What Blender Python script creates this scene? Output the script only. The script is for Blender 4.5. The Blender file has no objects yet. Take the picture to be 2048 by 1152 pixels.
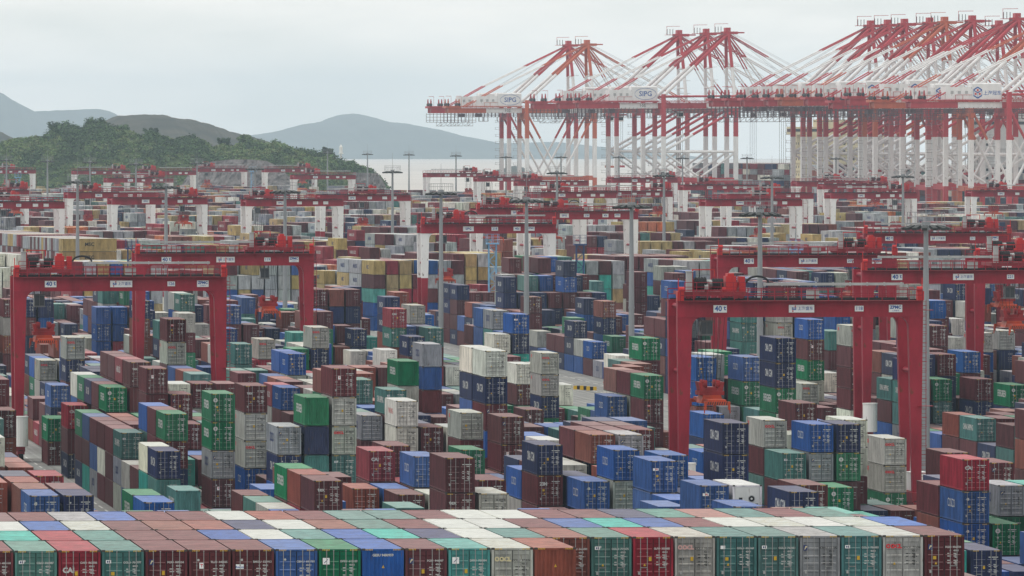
import bpy, bmesh, math, random
import numpy as np
from mathutils import Vector, Matrix
random.seed(7); rng = np.random.default_rng(7)
R = math.radians
scene = bpy.context.scene
col = scene.collection

# ------------------------------------------------------------------ camera, sky, sun, exposure
F_PX, CAM_H, HORIZON = 16700.0, 41.0, 265.0            # focal length in photo pixels, metres, photo row of eye level
YAW = math.atan(1949 / 16700)
SN, CS = math.sin(YAW), math.cos(YAW)
cam_data = bpy.data.cameras.new('camera')
cam_data.sensor_width = 36; cam_data.lens = 36 * F_PX / 2048
cam_data.clip_start = 1; cam_data.clip_end = 60000
cam = bpy.data.objects.new('camera', cam_data); col.objects.link(cam)
cam.location = (0, 0, CAM_H)
cam.rotation_euler = (R(90) - math.atan((576 - HORIZON) / F_PX), 0, -YAW)
scene.camera = cam
SUN_EL, SUN_AZ = R(62), R(-105)                        # azimuth clockwise from +Y: high, from the left
world = bpy.data.worlds.new('World'); scene.world = world; world.use_nodes = True
wn = world.node_tree.nodes; wl = world.node_tree.links
wn.clear()
w_out = wn.new('ShaderNodeOutputWorld'); w_bg = wn.new('ShaderNodeBackground')
w_sky = wn.new('ShaderNodeTexSky'); w_sky.sky_type = 'NISHITA'; w_sky.sun_disc = False
w_sky.sun_elevation = SUN_EL; w_sky.sun_rotation = SUN_AZ
w_sky.air_density = 1.0; w_sky.dust_density = 2.0; w_sky.ozone_density = 1.0
w_co = wn.new('ShaderNodeTexCoord'); w_map = wn.new('ShaderNodeMapping'); w_map.inputs['Scale'].default_value = (1.0, 1.0, 4.5)
w_noise = wn.new('ShaderNodeTexNoise'); w_noise.inputs['Scale'].default_value = 14.0; w_noise.inputs['Detail'].default_value = 5; w_noise.inputs['Roughness'].default_value = 0.55
w_ramp = wn.new('ShaderNodeValToRGB')
w_ramp.color_ramp.elements[0].position = 0.36; w_ramp.color_ramp.elements[0].color = (9.7, 9.95, 9.5, 1)
w_ramp.color_ramp.elements[1].position = 0.64; w_ramp.color_ramp.elements[1].color = (13.0, 12.6, 11.9, 1)
w_mix = wn.new('ShaderNodeMixRGB'); w_mix.inputs['Fac'].default_value = 0.88
wl.new(w_co.outputs['Generated'], w_map.inputs['Vector']); wl.new(w_map.outputs[0], w_noise.inputs['Vector'])
wl.new(w_noise.outputs['Fac'], w_ramp.inputs['Fac'])
wl.new(w_sky.outputs[0], w_mix.inputs['Color1']); wl.new(w_ramp.outputs[0], w_mix.inputs['Color2'])
wl.new(w_mix.outputs[0], w_bg.inputs['Color']); w_bg.inputs['Strength'].default_value = 0.1
wl.new(w_bg.outputs[0], w_out.inputs['Surface'])
sun_d = bpy.data.lights.new('sun', 'SUN'); sun_d.energy = 1.3; sun_d.angle = R(14); sun_d.color = (1.0, 0.96, 0.9)
sun = bpy.data.objects.new('sun', sun_d); col.objects.link(sun)
sv = Vector((math.sin(SUN_AZ) * math.cos(SUN_EL), math.cos(SUN_AZ) * math.cos(SUN_EL), math.sin(SUN_EL)))
sun.rotation_euler = sv.to_track_quat('Z', 'Y').to_euler()
vs = scene.view_settings
vs.view_transform = 'Standard'; vs.look = 'None'; vs.exposure = -0.04; vs.gamma = 1.0; vs.use_curve_mapping = False
scene.render.engine = 'CYCLES'
scene.cycles.use_denoising = True
scene.cycles.max_bounces = 4; scene.cycles.diffuse_bounces = 2; scene.cycles.glossy_bounces = 2; scene.cycles.volume_bounces = 1
scene.cycles.transparent_max_bounces = 4
scene.cycles.sample_clamp_indirect = 4

# ------------------------------------------------------------------ projection helpers (photo pixels <-> metres), used to lay the port out
def at_depth(px, d):                                    # world X, Y at depth d along photo column px
    xc = (px - 1024) / F_PX * d
    return xc * CS + d * SN, -xc * SN + d * CS
def to_px(X, Y, Z):
    xc = X * CS - Y * SN; d = X * SN + Y * CS
    return 1024 + F_PX * xc / d, HORIZON + F_PX * (CAM_H - Z) / d, d
def z_at(py, d): return CAM_H - (py - HORIZON) / F_PX * d

# ------------------------------------------------------------------ materials
MATS = {}
def nodes_mat(name):
    m = bpy.data.materials.new(name); m.use_nodes = True
    nt = m.node_tree; b = nt.nodes['Principled BSDF']
    return m, nt, b
def mat(name, color, rough=0.55, metal=0.0, spec=0.2, grime=0.25, scale=0.6, bump=0.0, rust=0.0, streak=True, emit=0):
    if name in MATS: return MATS[name]
    m, nt, b = nodes_mat(name); N, L = nt.nodes, nt.links
    co = N.new('ShaderNodeTexCoord'); mp = N.new('ShaderNodeMapping'); mp.inputs['Scale'].default_value = (1, 1, 0.3 if streak else 1)
    L.new(co.outputs['Object'], mp.inputs['Vector'])
    n1 = N.new('ShaderNodeTexNoise'); n1.inputs['Scale'].default_value = scale; n1.inputs['Detail'].default_value = 6; n1.inputs['Roughness'].default_value = 0.65
    L.new(mp.outputs[0], n1.inputs['Vector'])
    mr = N.new('ShaderNodeMapRange'); mr.inputs['From Min'].default_value = 0.3; mr.inputs['From Max'].default_value = 0.7
    mr.inputs['To Min'].default_value = 1 - grime; mr.inputs['To Max'].default_value = 1 + grime * 0.4
    L.new(n1.outputs['Fac'], mr.inputs['Value'])
    mx = N.new('ShaderNodeMixRGB'); mx.blend_type = 'MULTIPLY'; mx.inputs['Fac'].default_value = 1
    mx.inputs['Color1'].default_value = (*color, 1); L.new(mr.outputs[0], mx.inputs['Color2'])
    outc = mx.outputs[0]
    if rust > 0:
        n2 = N.new('ShaderNodeTexNoise'); n2.inputs['Scale'].default_value = scale * 4; n2.inputs['Detail'].default_value = 8
        L.new(mp.outputs[0], n2.inputs['Vector'])
        rr = N.new('ShaderNodeMapRange'); rr.inputs['From Min'].default_value = 0.66 - rust * 0.1; rr.inputs['From Max'].default_value = 0.74
        rr.inputs['To Max'].default_value = 0.8; L.new(n2.outputs['Fac'], rr.inputs['Value'])
        m2 = N.new('ShaderNodeMixRGB'); m2.inputs['Color2'].default_value = (0.11, 0.045, 0.02, 1)
        L.new(rr.outputs[0], m2.inputs['Fac']); L.new(outc, m2.inputs['Color1']); outc = m2.outputs[0]
    L.new(outc, b.inputs['Base Color'])
    b.inputs['Roughness'].default_value = rough; b.inputs['Metallic'].default_value = metal; b.inputs['Specular IOR Level'].default_value = spec
    if bump > 0:
        bp = N.new('ShaderNodeBump'); bp.inputs['Strength'].default_value = bump; L.new(n1.outputs['Fac'], bp.inputs['Height']); L.new(bp.outputs[0], b.inputs['Normal'])
    MATS[name] = m
    return m

def paint_mat(name, attribute):
    """container paint: colour from the object (or from a per-face colour attribute), weathering, rust specks, settled dust on roofs"""
    m, nt, b = nodes_mat(name); N, L = nt.nodes, nt.links
    co = N.new('ShaderNodeTexCoord'); geo = N.new('ShaderNodeNewGeometry'); info = N.new('ShaderNodeObjectInfo')
    add = N.new('ShaderNodeVectorMath'); add.operation = 'ADD'
    if attribute:
        a = N.new('ShaderNodeAttribute'); a.attribute_name = 'Col'; base = a.outputs['Color']
        L.new(co.outputs['Object'], add.inputs[0])
    else:
        base = info.outputs['Color']
        sc = N.new('ShaderNodeVectorMath'); sc.operation = 'SCALE'; sc.inputs[0].default_value = (91, 57, 33)
        L.new(info.outputs['Random'], sc.inputs['Scale']); L.new(geo.outputs['Position'], add.inputs[0]); L.new(sc.outputs[0], add.inputs[1])
    mp = N.new('ShaderNodeMapping'); mp.inputs['Scale'].default_value = (1, 0.6, 0.25); L.new(add.outputs[0], mp.inputs['Vector'])
    n1 = N.new('ShaderNodeTexNoise'); n1.inputs['Scale'].default_value = 1.4; n1.inputs['Detail'].default_value = 7; n1.inputs['Roughness'].default_value = 0.7
    L.new(mp.outputs[0], n1.inputs['Vector'])
    mr = N.new('ShaderNodeMapRange'); mr.inputs['From Min'].default_value = 0.36; mr.inputs['From Max'].default_value = 0.64
    mr.inputs['To Min'].default_value = 0.60; mr.inputs['To Max'].default_value = 1.16; L.new(n1.outputs['Fac'], mr.inputs['Value'])
    mx = N.new('ShaderNodeMixRGB'); mx.blend_type = 'MULTIPLY'; mx.inputs['Fac'].default_value = 1
    L.new(base, mx.inputs['Color1']); L.new(mr.outputs[0], mx.inputs['Color2'])
    # rust specks and scrapes
    n2 = N.new('ShaderNodeTexNoise'); n2.inputs['Scale'].default_value = 5; n2.inputs['Detail'].default_value = 8; n2.inputs['Roughness'].default_value = 0.7
    L.new(mp.outputs[0], n2.inputs['Vector'])
    rr = N.new('ShaderNodeMapRange'); rr.inputs['From Min'].default_value = 0.60; rr.inputs['From Max'].default_value = 0.70; rr.inputs['To Max'].default_value = 0.75
    L.new(n2.outputs['Fac'], rr.inputs['Value'])
    m2 = N.new('ShaderNodeMixRGB'); m2.inputs['Color2'].default_value = (0.10, 0.05, 0.03, 1); L.new(rr.outputs[0], m2.inputs['Fac']); L.new(mx.outputs[0], m2.inputs['Color1'])
    # chalked, dusty paint on upward faces
    sx = N.new('ShaderNodeSeparateXYZ'); L.new(geo.outputs['Normal'], sx.inputs[0])
    up = N.new('ShaderNodeMapRange'); up.inputs['From Min'].default_value = 0.55; up.inputs['From Max'].default_value = 0.95; L.new(sx.outputs['Z'], up.inputs['Value'])
    n3 = N.new('ShaderNodeTexNoise'); n3.inputs['Scale'].default_value = 0.9; n3.inputs['Detail'].default_value = 6
    mp3 = N.new('ShaderNodeMapping'); mp3.inputs['Scale'].default_value = (0.5, 1.6, 1); L.new(add.outputs[0], mp3.inputs['Vector']); L.new(mp3.outputs[0], n3.inputs['Vector'])
    du = N.new('ShaderNodeMapRange'); du.inputs['From Min'].default_value = 0.3; du.inputs['From Max'].default_value = 0.7; du.inputs['To Min'].default_value = 0.7; du.inputs['To Max'].default_value = 1.0
    L.new(n3.outputs['Fac'], du.inputs['Value'])
    mu = N.new('ShaderNodeMath'); mu.operation = 'MULTIPLY'; L.new(up.outputs[0], mu.inputs[0]); L.new(du.outputs[0], mu.inputs[1])
    ch = N.new('ShaderNodeVectorMath'); ch.operation = 'MULTIPLY_ADD'; ch.inputs[1].default_value = (1.5, 1.45, 1.35); ch.inputs[2].default_value = (0.205, 0.188, 0.182); L.new(m2.outputs[0], ch.inputs[0])
    cl = N.new('ShaderNodeVectorMath'); cl.operation = 'MINIMUM'; cl.inputs[1].default_value = (0.66, 0.67, 0.65); L.new(ch.outputs[0], cl.inputs[0])
    st = N.new('ShaderNodeMapRange'); st.inputs['From Min'].default_value = 0.35; st.inputs['From Max'].default_value = 0.62; st.inputs['To Min'].default_value = 0.70; st.inputs['To Max'].default_value = 1.06
    n4 = N.new('ShaderNodeTexNoise'); n4.inputs['Scale'].default_value = 2.2; n4.inputs['Detail'].default_value = 8; n4.inputs['Roughness'].default_value = 0.75
    mp4 = N.new('ShaderNodeMapping'); mp4.inputs['Scale'].default_value = (0.35, 0.9, 1); L.new(add.outputs[0], mp4.inputs['Vector']); L.new(mp4.outputs[0], n4.inputs['Vector']); L.new(n4.outputs['Fac'], st.inputs['Value'])
    sm = N.new('ShaderNodeVectorMath'); sm.operation = 'SCALE'; L.new(cl.outputs[0], sm.inputs[0]); L.new(st.outputs[0], sm.inputs['Scale'])
    m3 = N.new('ShaderNodeMixRGB'); L.new(sm.outputs[0], m3.inputs['Color2']); L.new(mu.outputs[0], m3.inputs['Fac']); L.new(m2.outputs[0], m3.inputs['Color1'])
    L.new(m3.outputs[0], b.inputs['Base Color'])
    b.inputs['Roughness'].default_value = 0.65; b.inputs['Specular IOR Level'].default_value = 0.12
    return m
PAINT = paint_mat('container_paint', False)
PAINT_ATTR = paint_mat('container_paint_by_face', True)
BARS = mat('locking_bar_steel', (0.30, 0.30, 0.30), 0.5, 0.1)
STEEL = mat('galvanised_steel', (0.42, 0.43, 0.43), 0.5, 0.2)
DARK = mat('dark_rubber', (0.02, 0.02, 0.022), 0.8)
BLACK = mat('black_paint', (0.018, 0.018, 0.02), 0.6)
WHITE_P = mat('white_paint', (0.80, 0.80, 0.79), 0.5, grime=0.12, rust=0.12)
RED_P = mat('crane_red_paint', (0.315, 0.017, 0.036), 0.45, grime=0.4, rust=0.25)
RED_MACH = mat('machinery_red_paint', (0.52, 0.03, 0.03), 0.45, grime=0.3)
RED_DIRTY = mat('oily_red_paint', (0.26, 0.03, 0.04), 0.55, grime=0.5)
ORANGE_P = mat('spreader_orange_paint', (0.48, 0.065, 0.025), 0.5, grime=0.35)
YELLOW_P = mat('yellow_paint', (0.60, 0.38, 0.03), 0.5)
SIGN_W = mat('sign_white', (0.78, 0.79, 0.80), 0.5, grime=0.08)
SIGN_B = mat('sign_blue', (0.02, 0.09, 0.34), 0.5, grime=0.05)
SIGN_R = mat('sign_red', (0.55, 0.03, 0.03), 0.5, grime=0.05)
MARK_W = mat('marking_white', (0.52, 0.53, 0.52), 0.6, grime=0.3)
MARK_R = mat('marking_red', (0.60, 0.03, 0.04), 0.6, grime=0.2)
MARK_N = mat('marking_navy', (0.02, 0.035, 0.14), 0.6, grime=0.2)
MARK_PALE = mat('marking_faded_yellow', (0.62, 0.55, 0.33), 0.6, grime=0.2)
MARK_PINK = mat('marking_faded_pink', (0.62, 0.36, 0.34), 0.6, grime=0.2)
MARK_K = mat('marking_black', (0.02, 0.02, 0.02), 0.6, grime=0.1)
POLE_G = mat('pole_grey_paint', (0.27, 0.285, 0.30), 0.45, grime=0.15)
BLUE_TOWER = mat('light_blue_paint', (0.20, 0.40, 0.62), 0.5)
NAVY_TOWER = mat('navy_paint', (0.03, 0.06, 0.17), 0.5)
STS_RED = mat('quay_crane_red', (0.45, 0.042, 0.055), 0.45, grime=0.2)
STS_ORANGE = mat('quay_crane_orange', (0.50, 0.115, 0.06), 0.45, grime=0.2)
STS_WHITE = mat('quay_crane_white', (0.78, 0.78, 0.78), 0.5, grime=0.15, rust=0.2)
GLASS = mat('dark_glass', (0.03, 0.04, 0.05), 0.12, spec=0.6, grime=0.0)
CONC = mat('concrete_block', (0.40, 0.39, 0.37), 0.85, grime=0.3)

# ------------------------------------------------------------------ mesh and object helpers
class MB:
    """collects boxes, tubes and plates into one mesh; i = material slot"""
    def __init__(s): s.v = []; s.f = []; s.m = []
    def quad(s, a, b, c, d, i=0):
        n = len(s.v); s.v += [tuple(a), tuple(b), tuple(c), tuple(d)]; s.f.append((n, n + 1, n + 2, n + 3)); s.m.append(i); return s
    def poly(s, pts, i=0):
        n = len(s.v); s.v += [tuple(p) for p in pts]; s.f.append(tuple(range(n, n + len(pts)))); s.m.append(i); return s
    def box(s, x0, x1, y0, y1, z0, z1, i=0):
        n = len(s.v)
        s.v += [(x0, y0, z0), (x1, y0, z0), (x1, y1, z0), (x0, y1, z0), (x0, y0, z1), (x1, y0, z1), (x1, y1, z1), (x0, y1, z1)]
        for q in ((0, 3, 2, 1), (4, 5, 6, 7), (0, 1, 5, 4), (1, 2, 6, 5), (2, 3, 7, 6), (3, 0, 4, 7)):
            s.f.append(tuple(n + k for k in q)); s.m.append(i)
        return s
    def frustum(s, a, b, i=0):                           # a, b: (x0, x1, y0, y1, z) lower and upper rectangle
        n = len(s.v)
        for (x0, x1, y0, y1, z) in (a, b): s.v += [(x0, y0, z), (x1, y0, z), (x1, y1, z), (x0, y1, z)]
        for q in ((0, 3, 2, 1), (4, 5, 6, 7), (0, 1, 5, 4), (1, 2, 6, 5), (2, 3, 7, 6), (3, 0, 4, 7)):
            s.f.append(tuple(n + k for k in q)); s.m.append(i)
        return s
    def tube(s, p, q, r, i=0, n=6, r2=None):
        p, q = Vector(p), Vector(q); d = q - p
        if d.length < 1e-6: return s
        d.normalize(); u = d.orthogonal().normalized(); w = d.cross(u); b = len(s.v); r2 = r if r2 is None else r2
        for c, rr in ((p, r), (q, r2)):
            for k in range(n):
                a = 2 * math.pi * k / n; s.v.append(tuple(c + u * (rr * math.cos(a)) + w * (rr * math.sin(a))))
        for k in range(n):
            j = (k + 1) % n; s.f.append((b + k, b + j, b + n + j, b + n + k)); s.m.append(i)
        s.f.append(tuple(b + k for k in reversed(range(n)))); s.m.append(i); s.f.append(tuple(b + n + k for k in range(n))); s.m.append(i)
        return s
    def beam(s, p, q, w, hh, i=0):                       # rectangular bar between two points
        p, q = Vector(p), Vector(q); d = (q - p).normalized(); up = Vector((0, 0, 1)) if abs(d.z) < 0.9 else Vector((0, 1, 0))
        a = d.cross(up).normalized() * (w / 2); c = a.cross(d).normalized() * (hh / 2); n = len(s.v)
        for o in (p, q): s.v += [tuple(o - a - c), tuple(o + a - c), tuple(o + a + c), tuple(o - a + c)]
        for t in ((0, 3, 2, 1), (4, 5, 6, 7), (0, 1, 5, 4), (1, 2, 6, 5), (2, 3, 7, 6), (3, 0, 4, 7)):
            s.f.append(tuple(n + k for k in t)); s.m.append(i)
        return s
    def mesh(s, name, mats):
        me = bpy.data.meshes.new(name); me.from_pydata(s.v, [], s.f)
        for m in (mats if isinstance(mats, (list, tuple)) else [mats]): me.materials.append(m)
        if len(me.materials) > 1: me.polygons.foreach_set('material_index', s.m)
        me.update(); return me
def link(name, me, parent=None, loc=None, rotz=None, color=None):
    o = bpy.data.objects.new(name, me); col.objects.link(o)
    if parent is not None: o.parent = parent
    if loc is not None: o.location = loc
    if rotz is not None: o.rotation_euler = (0, 0, rotz)
    if color is not None: o.color = (*color, 1)
    return o
def tag(o, label=None, cat=None, group=None, kind=None):
    if label: o['label'] = label
    if cat: o['category'] = cat
    if group: o['group'] = group
    if kind: o['kind'] = kind
    return o
def thing(name, label, cat, loc, group=None, rotz=0):
    o = link(name, None, None, loc, rotz); o.empty_display_size = 0.5
    return tag(o, label, cat, group)
_TXT = {}
def text_mesh(s, size, face, material, bold=0.0, align='CENTER', squeeze=1.0):
    """flat lettering as a mesh standing in a vertical plane: face 'front' looks to -Y, 'side' looks to -X"""
    key = (s, size, face, material.name, bold, align, squeeze)
    if key in _TXT: return _TXT[key]
    cu = bpy.data.curves.new('lettering', 'FONT'); cu.body = s; cu.size = size; cu.align_x = align; cu.align_y = 'CENTER'; cu.offset = bold; cu.resolution_u = 2
    o = bpy.data.objects.new('lettering', cu); me = bpy.data.meshes.new_from_object(o)
    bpy.data.objects.remove(o); bpy.data.curves.remove(cu)
    k = squeeze
    Mx = Matrix(((k, 0, 0, 0), (0, 0, -1, 0), (0, 1, 0, 0), (0, 0, 0, 1))) if face == 'front' else Matrix(((0, 0, -1, 0), (-k, 0, 0, 0), (0, 1, 0, 0), (0, 0, 0, 1)))
    me.transform(Mx); me.materials.clear(); me.materials.append(material)
    _TXT[key] = me
    return me
ORD = ['first', 'second', 'third', 'fourth', 'fifth', 'sixth', 'seventh', 'eighth', 'ninth', 'tenth', 'eleventh', 'twelfth', 'thirteenth', 'fourteenth', 'fifteenth', 'sixteenth', 'seventeenth', 'eighteenth', 'nineteenth', 'twentieth', 'twenty-first', 'twenty-second', 'twenty-third', 'twenty-fourth', 'twenty-fifth', 'twenty-sixth', 'twenty-seventh', 'twenty-eighth', 'twenty-ninth', 'thirtieth', 'thirty-first', 'thirty-second', 'thirty-third', 'thirty-fourth', 'thirty-fifth', 'thirty-sixth']

# ================================================================== SETTING
def noise2(x, y, s=0):                                   # cheap smooth value noise
    def hsh(i, j): return (math.sin(i * 127.1 + j * 311.7 + s * 74.7) * 43758.5453) % 1.0
    i, j = math.floor(x), math.floor(y); u, v = x - i, y - j; u = u * u * (3 - 2 * u); v = v * v * (3 - 2 * v)
    return (hsh(i, j) * (1 - u) + hsh(i + 1, j) * u) * (1 - v) + (hsh(i, j + 1) * (1 - u) + hsh(i + 1, j + 1) * u) * v
def fbm(x, y, s=0, o=4): return sum(noise2(x * 2 ** k, y * 2 ** k, s + k) / 2 ** k for k in range(o)) / 1.9
def interp(pts, x): return float(np.interp(x, [p[0] for p in pts], [p[1] for p in pts]))

# --- concrete apron of the port
def ground_material():
    m, nt, b = nodes_mat('port_concrete'); N, L = nt.nodes, nt.links
    geo = N.new('ShaderNodeNewGeometry')
    n1 = N.new('ShaderNodeTexNoise'); n1.inputs['Scale'].default_value = 0.12; n1.inputs['Detail'].default_value = 8; n1.inputs['Roughness'].default_value = 0.6; L.new(geo.outputs['Position'], n1.inputs['Vector'])
    mp = N.new('ShaderNodeMapping'); mp.inputs['Scale'].default_value = (1.2, 0.02, 1); L.new(geo.outputs['Position'], mp.inputs['Vector'])
    n2 = N.new('ShaderNodeTexNoise'); n2.inputs['Scale'].default_value = 1.0; n2.inputs['Detail'].default_value = 5; L.new(mp.outputs[0], n2.inputs['Vector'])
    br = N.new('ShaderNodeTexBrick'); br.inputs['Scale'].default_value = 0.2; br.inputs['Mortar Size'].default_value = 0.008; br.offset = 0
    br.inputs['Color1'].default_value = (1, 1, 1, 1); br.inputs['Color2'].default_value = (0.92, 0.92, 0.92, 1); br.inputs['Mortar'].default_value = (0.6, 0.6, 0.6, 1)
    L.new(geo.outputs['Position'], br.inputs['Vector'])
    r = N.new('ShaderNodeValToRGB'); r.color_ramp.elements[0].position = 0.3; r.color_ramp.elements[0].color = (0.24, 0.24, 0.235, 1)
    r.color_ramp.elements[1].position = 0.72; r.color_ramp.elements[1].color = (0.36, 0.36, 0.345, 1); L.new(n1.outputs['Fac'], r.inputs['Fac'])
    t = N.new('ShaderNodeMapRange'); t.inputs['From Min'].default_value = 0.35; t.inputs['From Max'].default_value = 0.7; t.inputs['To Min'].default_value = 1.1; t.inputs['To Max'].default_value = 0.72; L.new(n2.outputs['Fac'], t.inputs['Value'])
    a = N.new('ShaderNodeMixRGB'); a.blend_type = 'MULTIPLY'; a.inputs['Fac'].default_value = 1; L.new(r.outputs[0], a.inputs['Color1']); L.new(t.outputs[0], a.inputs['Color2'])
    c = N.new('ShaderNodeMixRGB'); c.blend_type = 'MULTIPLY'; c.inputs['Fac'].default_value = 1; L.new(a.outputs[0], c.inputs['Color1']); L.new(br.outputs[0], c.inputs['Color2'])
    L.new(c.outputs[0], b.inputs['Base Color']); b.inputs['Roughness'].default_value = 0.85; b.inputs['Specular IOR Level'].default_value = 0.2
    return m
QUAY_X, YARD_END = 535.0, 4262.0
g = MB(); g.box(-1200, QUAY_X, -600, YARD_END, -9, 0)
tag(link('ground', g.mesh('ground', ground_material())), kind='structure')
# --- painted lane lines
LINE = mat('road_line_white', (0.62, 0.62, 0.6), 0.7, grime=0.35)
def lane_line(x, y0, y1, dash=6.0, gap=4.0, w=0.22):
    m = MB(); y = y0
    while y < y1:
        m.quad((x - w / 2, y, 0.004), (x + w / 2, y, 0.004), (x + w / 2, min(y + dash, y1), 0.004), (x - w / 2, min(y + dash, y1), 0.004)); y += dash + gap
    tag(link('lane_marking', m.mesh('lane_marking', LINE)), kind='structure')
for lx, a, b_ in ((61.2, 620, 1660), (57.6, 620, 1660), (92.2, 620, 1660), (123.4, 620, 1660), (149.5, 620, 1660), (154.0, 620, 1660), (166.5, 620, 2400), (171.6, 620, 2400)):
    lane_line(lx, a, b_)

# --- sea: a sheet that follows the curve of the earth (with refraction)
R_EARTH, SEA_Z = 9.2e6, -4.0
def sea_material():
    m, nt, b = nodes_mat('silty_sea_water'); N, L = nt.nodes, nt.links
    geo = N.new('ShaderNodeNewGeometry'); mp = N.new('ShaderNodeMapping'); mp.inputs['Scale'].default_value = (0.002, 0.0007, 1); L.new(geo.outputs['Position'], mp.inputs['Vector'])
    n1 = N.new('ShaderNodeTexNoise'); n1.inputs['Scale'].default_value = 1.0; n1.inputs['Detail'].default_value = 7; L.new(mp.outputs[0], n1.inputs['Vector'])
    r = N.new('ShaderNodeValToRGB'); r.color_ramp.elements[0].position = 0.35; r.color_ramp.elements[0].color = (0.40, 0.355, 0.315, 1)
    r.color_ramp.elements[1].position = 0.68; r.color_ramp.elements[1].color = (0.53, 0.475, 0.425, 1); L.new(n1.outputs['Fac'], r.inputs['Fac']); L.new(r.outputs[0], b.inputs['Base Color'])
    mp2 = N.new('ShaderNodeMapping'); mp2.inputs['Scale'].default_value = (0.05, 0.12, 1); L.new(geo.outputs['Position'], mp2.inputs['Vector'])
    n2 = N.new('ShaderNodeTexNoise'); n2.inputs['Scale'].default_value = 1.0; n2.inputs['Detail'].default_value = 6; L.new(mp2.outputs[0], n2.inputs['Vector'])
    bp = N.new('ShaderNodeBump'); bp.inputs['Strength'].default_value = 0.6; bp.inputs['Distance'].default_value = 2.0; L.new(n2.outputs['Fac'], bp.inputs['Height']); L.new(bp.outputs[0], b.inputs['Normal'])
    b.inputs['Roughness'].default_value = 0.38; b.inputs['IOR'].default_value = 1.33; b.inputs['Specular IOR Level'].default_value = 0.4
    return m
seg, rad = 180, [60, 400, 1000, 1800] + [2400 + 500 * k for k in range(53)]
sv_, sf_ = [(0, 0, SEA_Z)], []
for r_ in rad:
    for k in range(seg):
        a = 2 * math.pi * k / seg; sv_.append((r_ * math.sin(a), r_ * math.cos(a), SEA_Z - r_ * r_ / (2 * R_EARTH)))
for k in range(seg): sf_.append((0, 1 + (k + 1) % seg, 1 + k))
for i in range(len(rad) - 1):
    for k in range(seg):
        a, b_ = 1 + i * seg + k, 1 + i * seg + (k + 1) % seg; sf_.append((a, b_, b_ + seg, a + seg))
me = bpy.data.meshes.new('sea'); me.from_pydata(sv_, [], sf_); me.materials.append(sea_material()); me.update()
for p in me.polygons: p.use_smooth = True
tag(link('sea', me), kind='structure')

# --- islands and hills far off
def terrain_mat(name, c0, c1, scale):
    m, nt, b = nodes_mat(name); N, L = nt.nodes, nt.links
    geo = N.new('ShaderNodeNewGeometry'); n1 = N.new('ShaderNodeTexNoise'); n1.inputs['Scale'].default_value = scale; n1.inputs['Detail'].default_value = 8; n1.inputs['Roughness'].default_value = 0.65
    L.new(geo.outputs['Position'], n1.inputs['Vector'])
    r = N.new('ShaderNodeValToRGB'); r.color_ramp.elements[0].position = 0.35; r.color_ramp.elements[0].color = (*c0, 1); r.color_ramp.elements[1].position = 0.68; r.color_ramp.elements[1].color = (*c1, 1)
    L.new(n1.outputs['Fac'], r.inputs['Fac']); L.new(r.outputs[0], b.inputs['Base Color']); b.inputs['Roughness'].default_value = 0.9; b.inputs['Specular IOR Level'].default_value = 0.1
    return m
def ridge(name, profile, d, depth, material, bumps, seed, nu=160, nv=26, foot=-6):
    """a hill range whose skyline, seen from the port, follows (photo column, photo row) points; it has a real front and back slope"""
    p0, p1 = profile[0][0], profile[-1][0]; V, Fc = [], []
    drop = d * d / (2 * R_EARTH)
    for i in range(nu + 1):
        px = p0 + (p1 - p0) * i / nu
        crest = max(z_at(interp(profile, px), d), SEA_Z - drop + 0.5) + bumps * (fbm(i * 0.22, 3.3, seed) - 0.5)
        for j in range(nv + 1):
            t = j / nv * 2 - 1
            X, Y = at_depth(px, d)
            Y += t * depth * (0.8 + 0.4 * fbm(i * 0.07, 9.1, seed))
            k = (0.5 + 0.5 * math.cos(math.pi * t)) ** 0.9
            z = (SEA_Z - drop + foot) + (crest - SEA_Z + drop - foot) * k
            if 0.02 < abs(t) < 0.98: z += bumps * 2.0 * k * (1 - k) * (fbm(i * 0.3, j * 0.8, seed + 2) - 0.7) * 2
            V.append((X, Y, z))
    for i in range(nu):
        for j in range(nv):
            a = i * (nv + 1) + j; Fc.append((a, a + nv + 1, a + nv + 2, a + 1))
    me = bpy.data.meshes.new(name); me.from_pydata(V, [], Fc); me.materials.append(material); me.update()
    for p in me.polygons: p.use_smooth = True
    return tag(link(name, me), kind='structure')
FAR_GREEN = terrain_mat('far_island_scrub', (0.025, 0.04, 0.035), (0.06, 0.075, 0.06), 0.004)
MID_SCRUB = terrain_mat('hill_scrub', (0.028, 0.036, 0.03), (0.085, 0.08, 0.062), 0.02)
ridge('distant_island', [(-220, 120), (-60, 160), (0, 187), (30, 206), (62, 222), (100, 221), (150, 219), (195, 217), (212, 222), (232, 236), (300, 262), (420, 292), (470, 322)], 25000, 2500, FAR_GREEN, 6, 1)
ridge('distant_island', [(380, 322), (430, 290), (500, 271), (560, 263), (600, 252), (660, 240), (690, 228), (705, 226), (730, 232), (760, 242), (800, 246), (850, 256), (900, 269), (960, 282), (1000, 287), (1100, 284), (1180, 292), (1300, 306), (1420, 322)], 25500, 2600, FAR_GREEN, 7, 2)
ridge('distant_hill', [(140, 300), (180, 252), (235, 233), (285, 228), (330, 232), (380, 240), (420, 250), (455, 262), (480, 268), (520, 280), (580, 300), (640, 325)], 7200, 700, MID_SCRUB, 3, 3)
ridge('distant_hill', [(-300, 240), (-40, 255), (0, 263), (14, 271), (40, 285), (90, 320)], 7600, 600, MID_SCRUB, 3, 4)
ridge('rocky_islet', [(980, 344), (1000, 338), (1030, 331), (1045, 334), (1062, 342), (1070, 346)], 9300, 60, MID_SCRUB, 1, 5, nu=30, nv=8)

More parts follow.
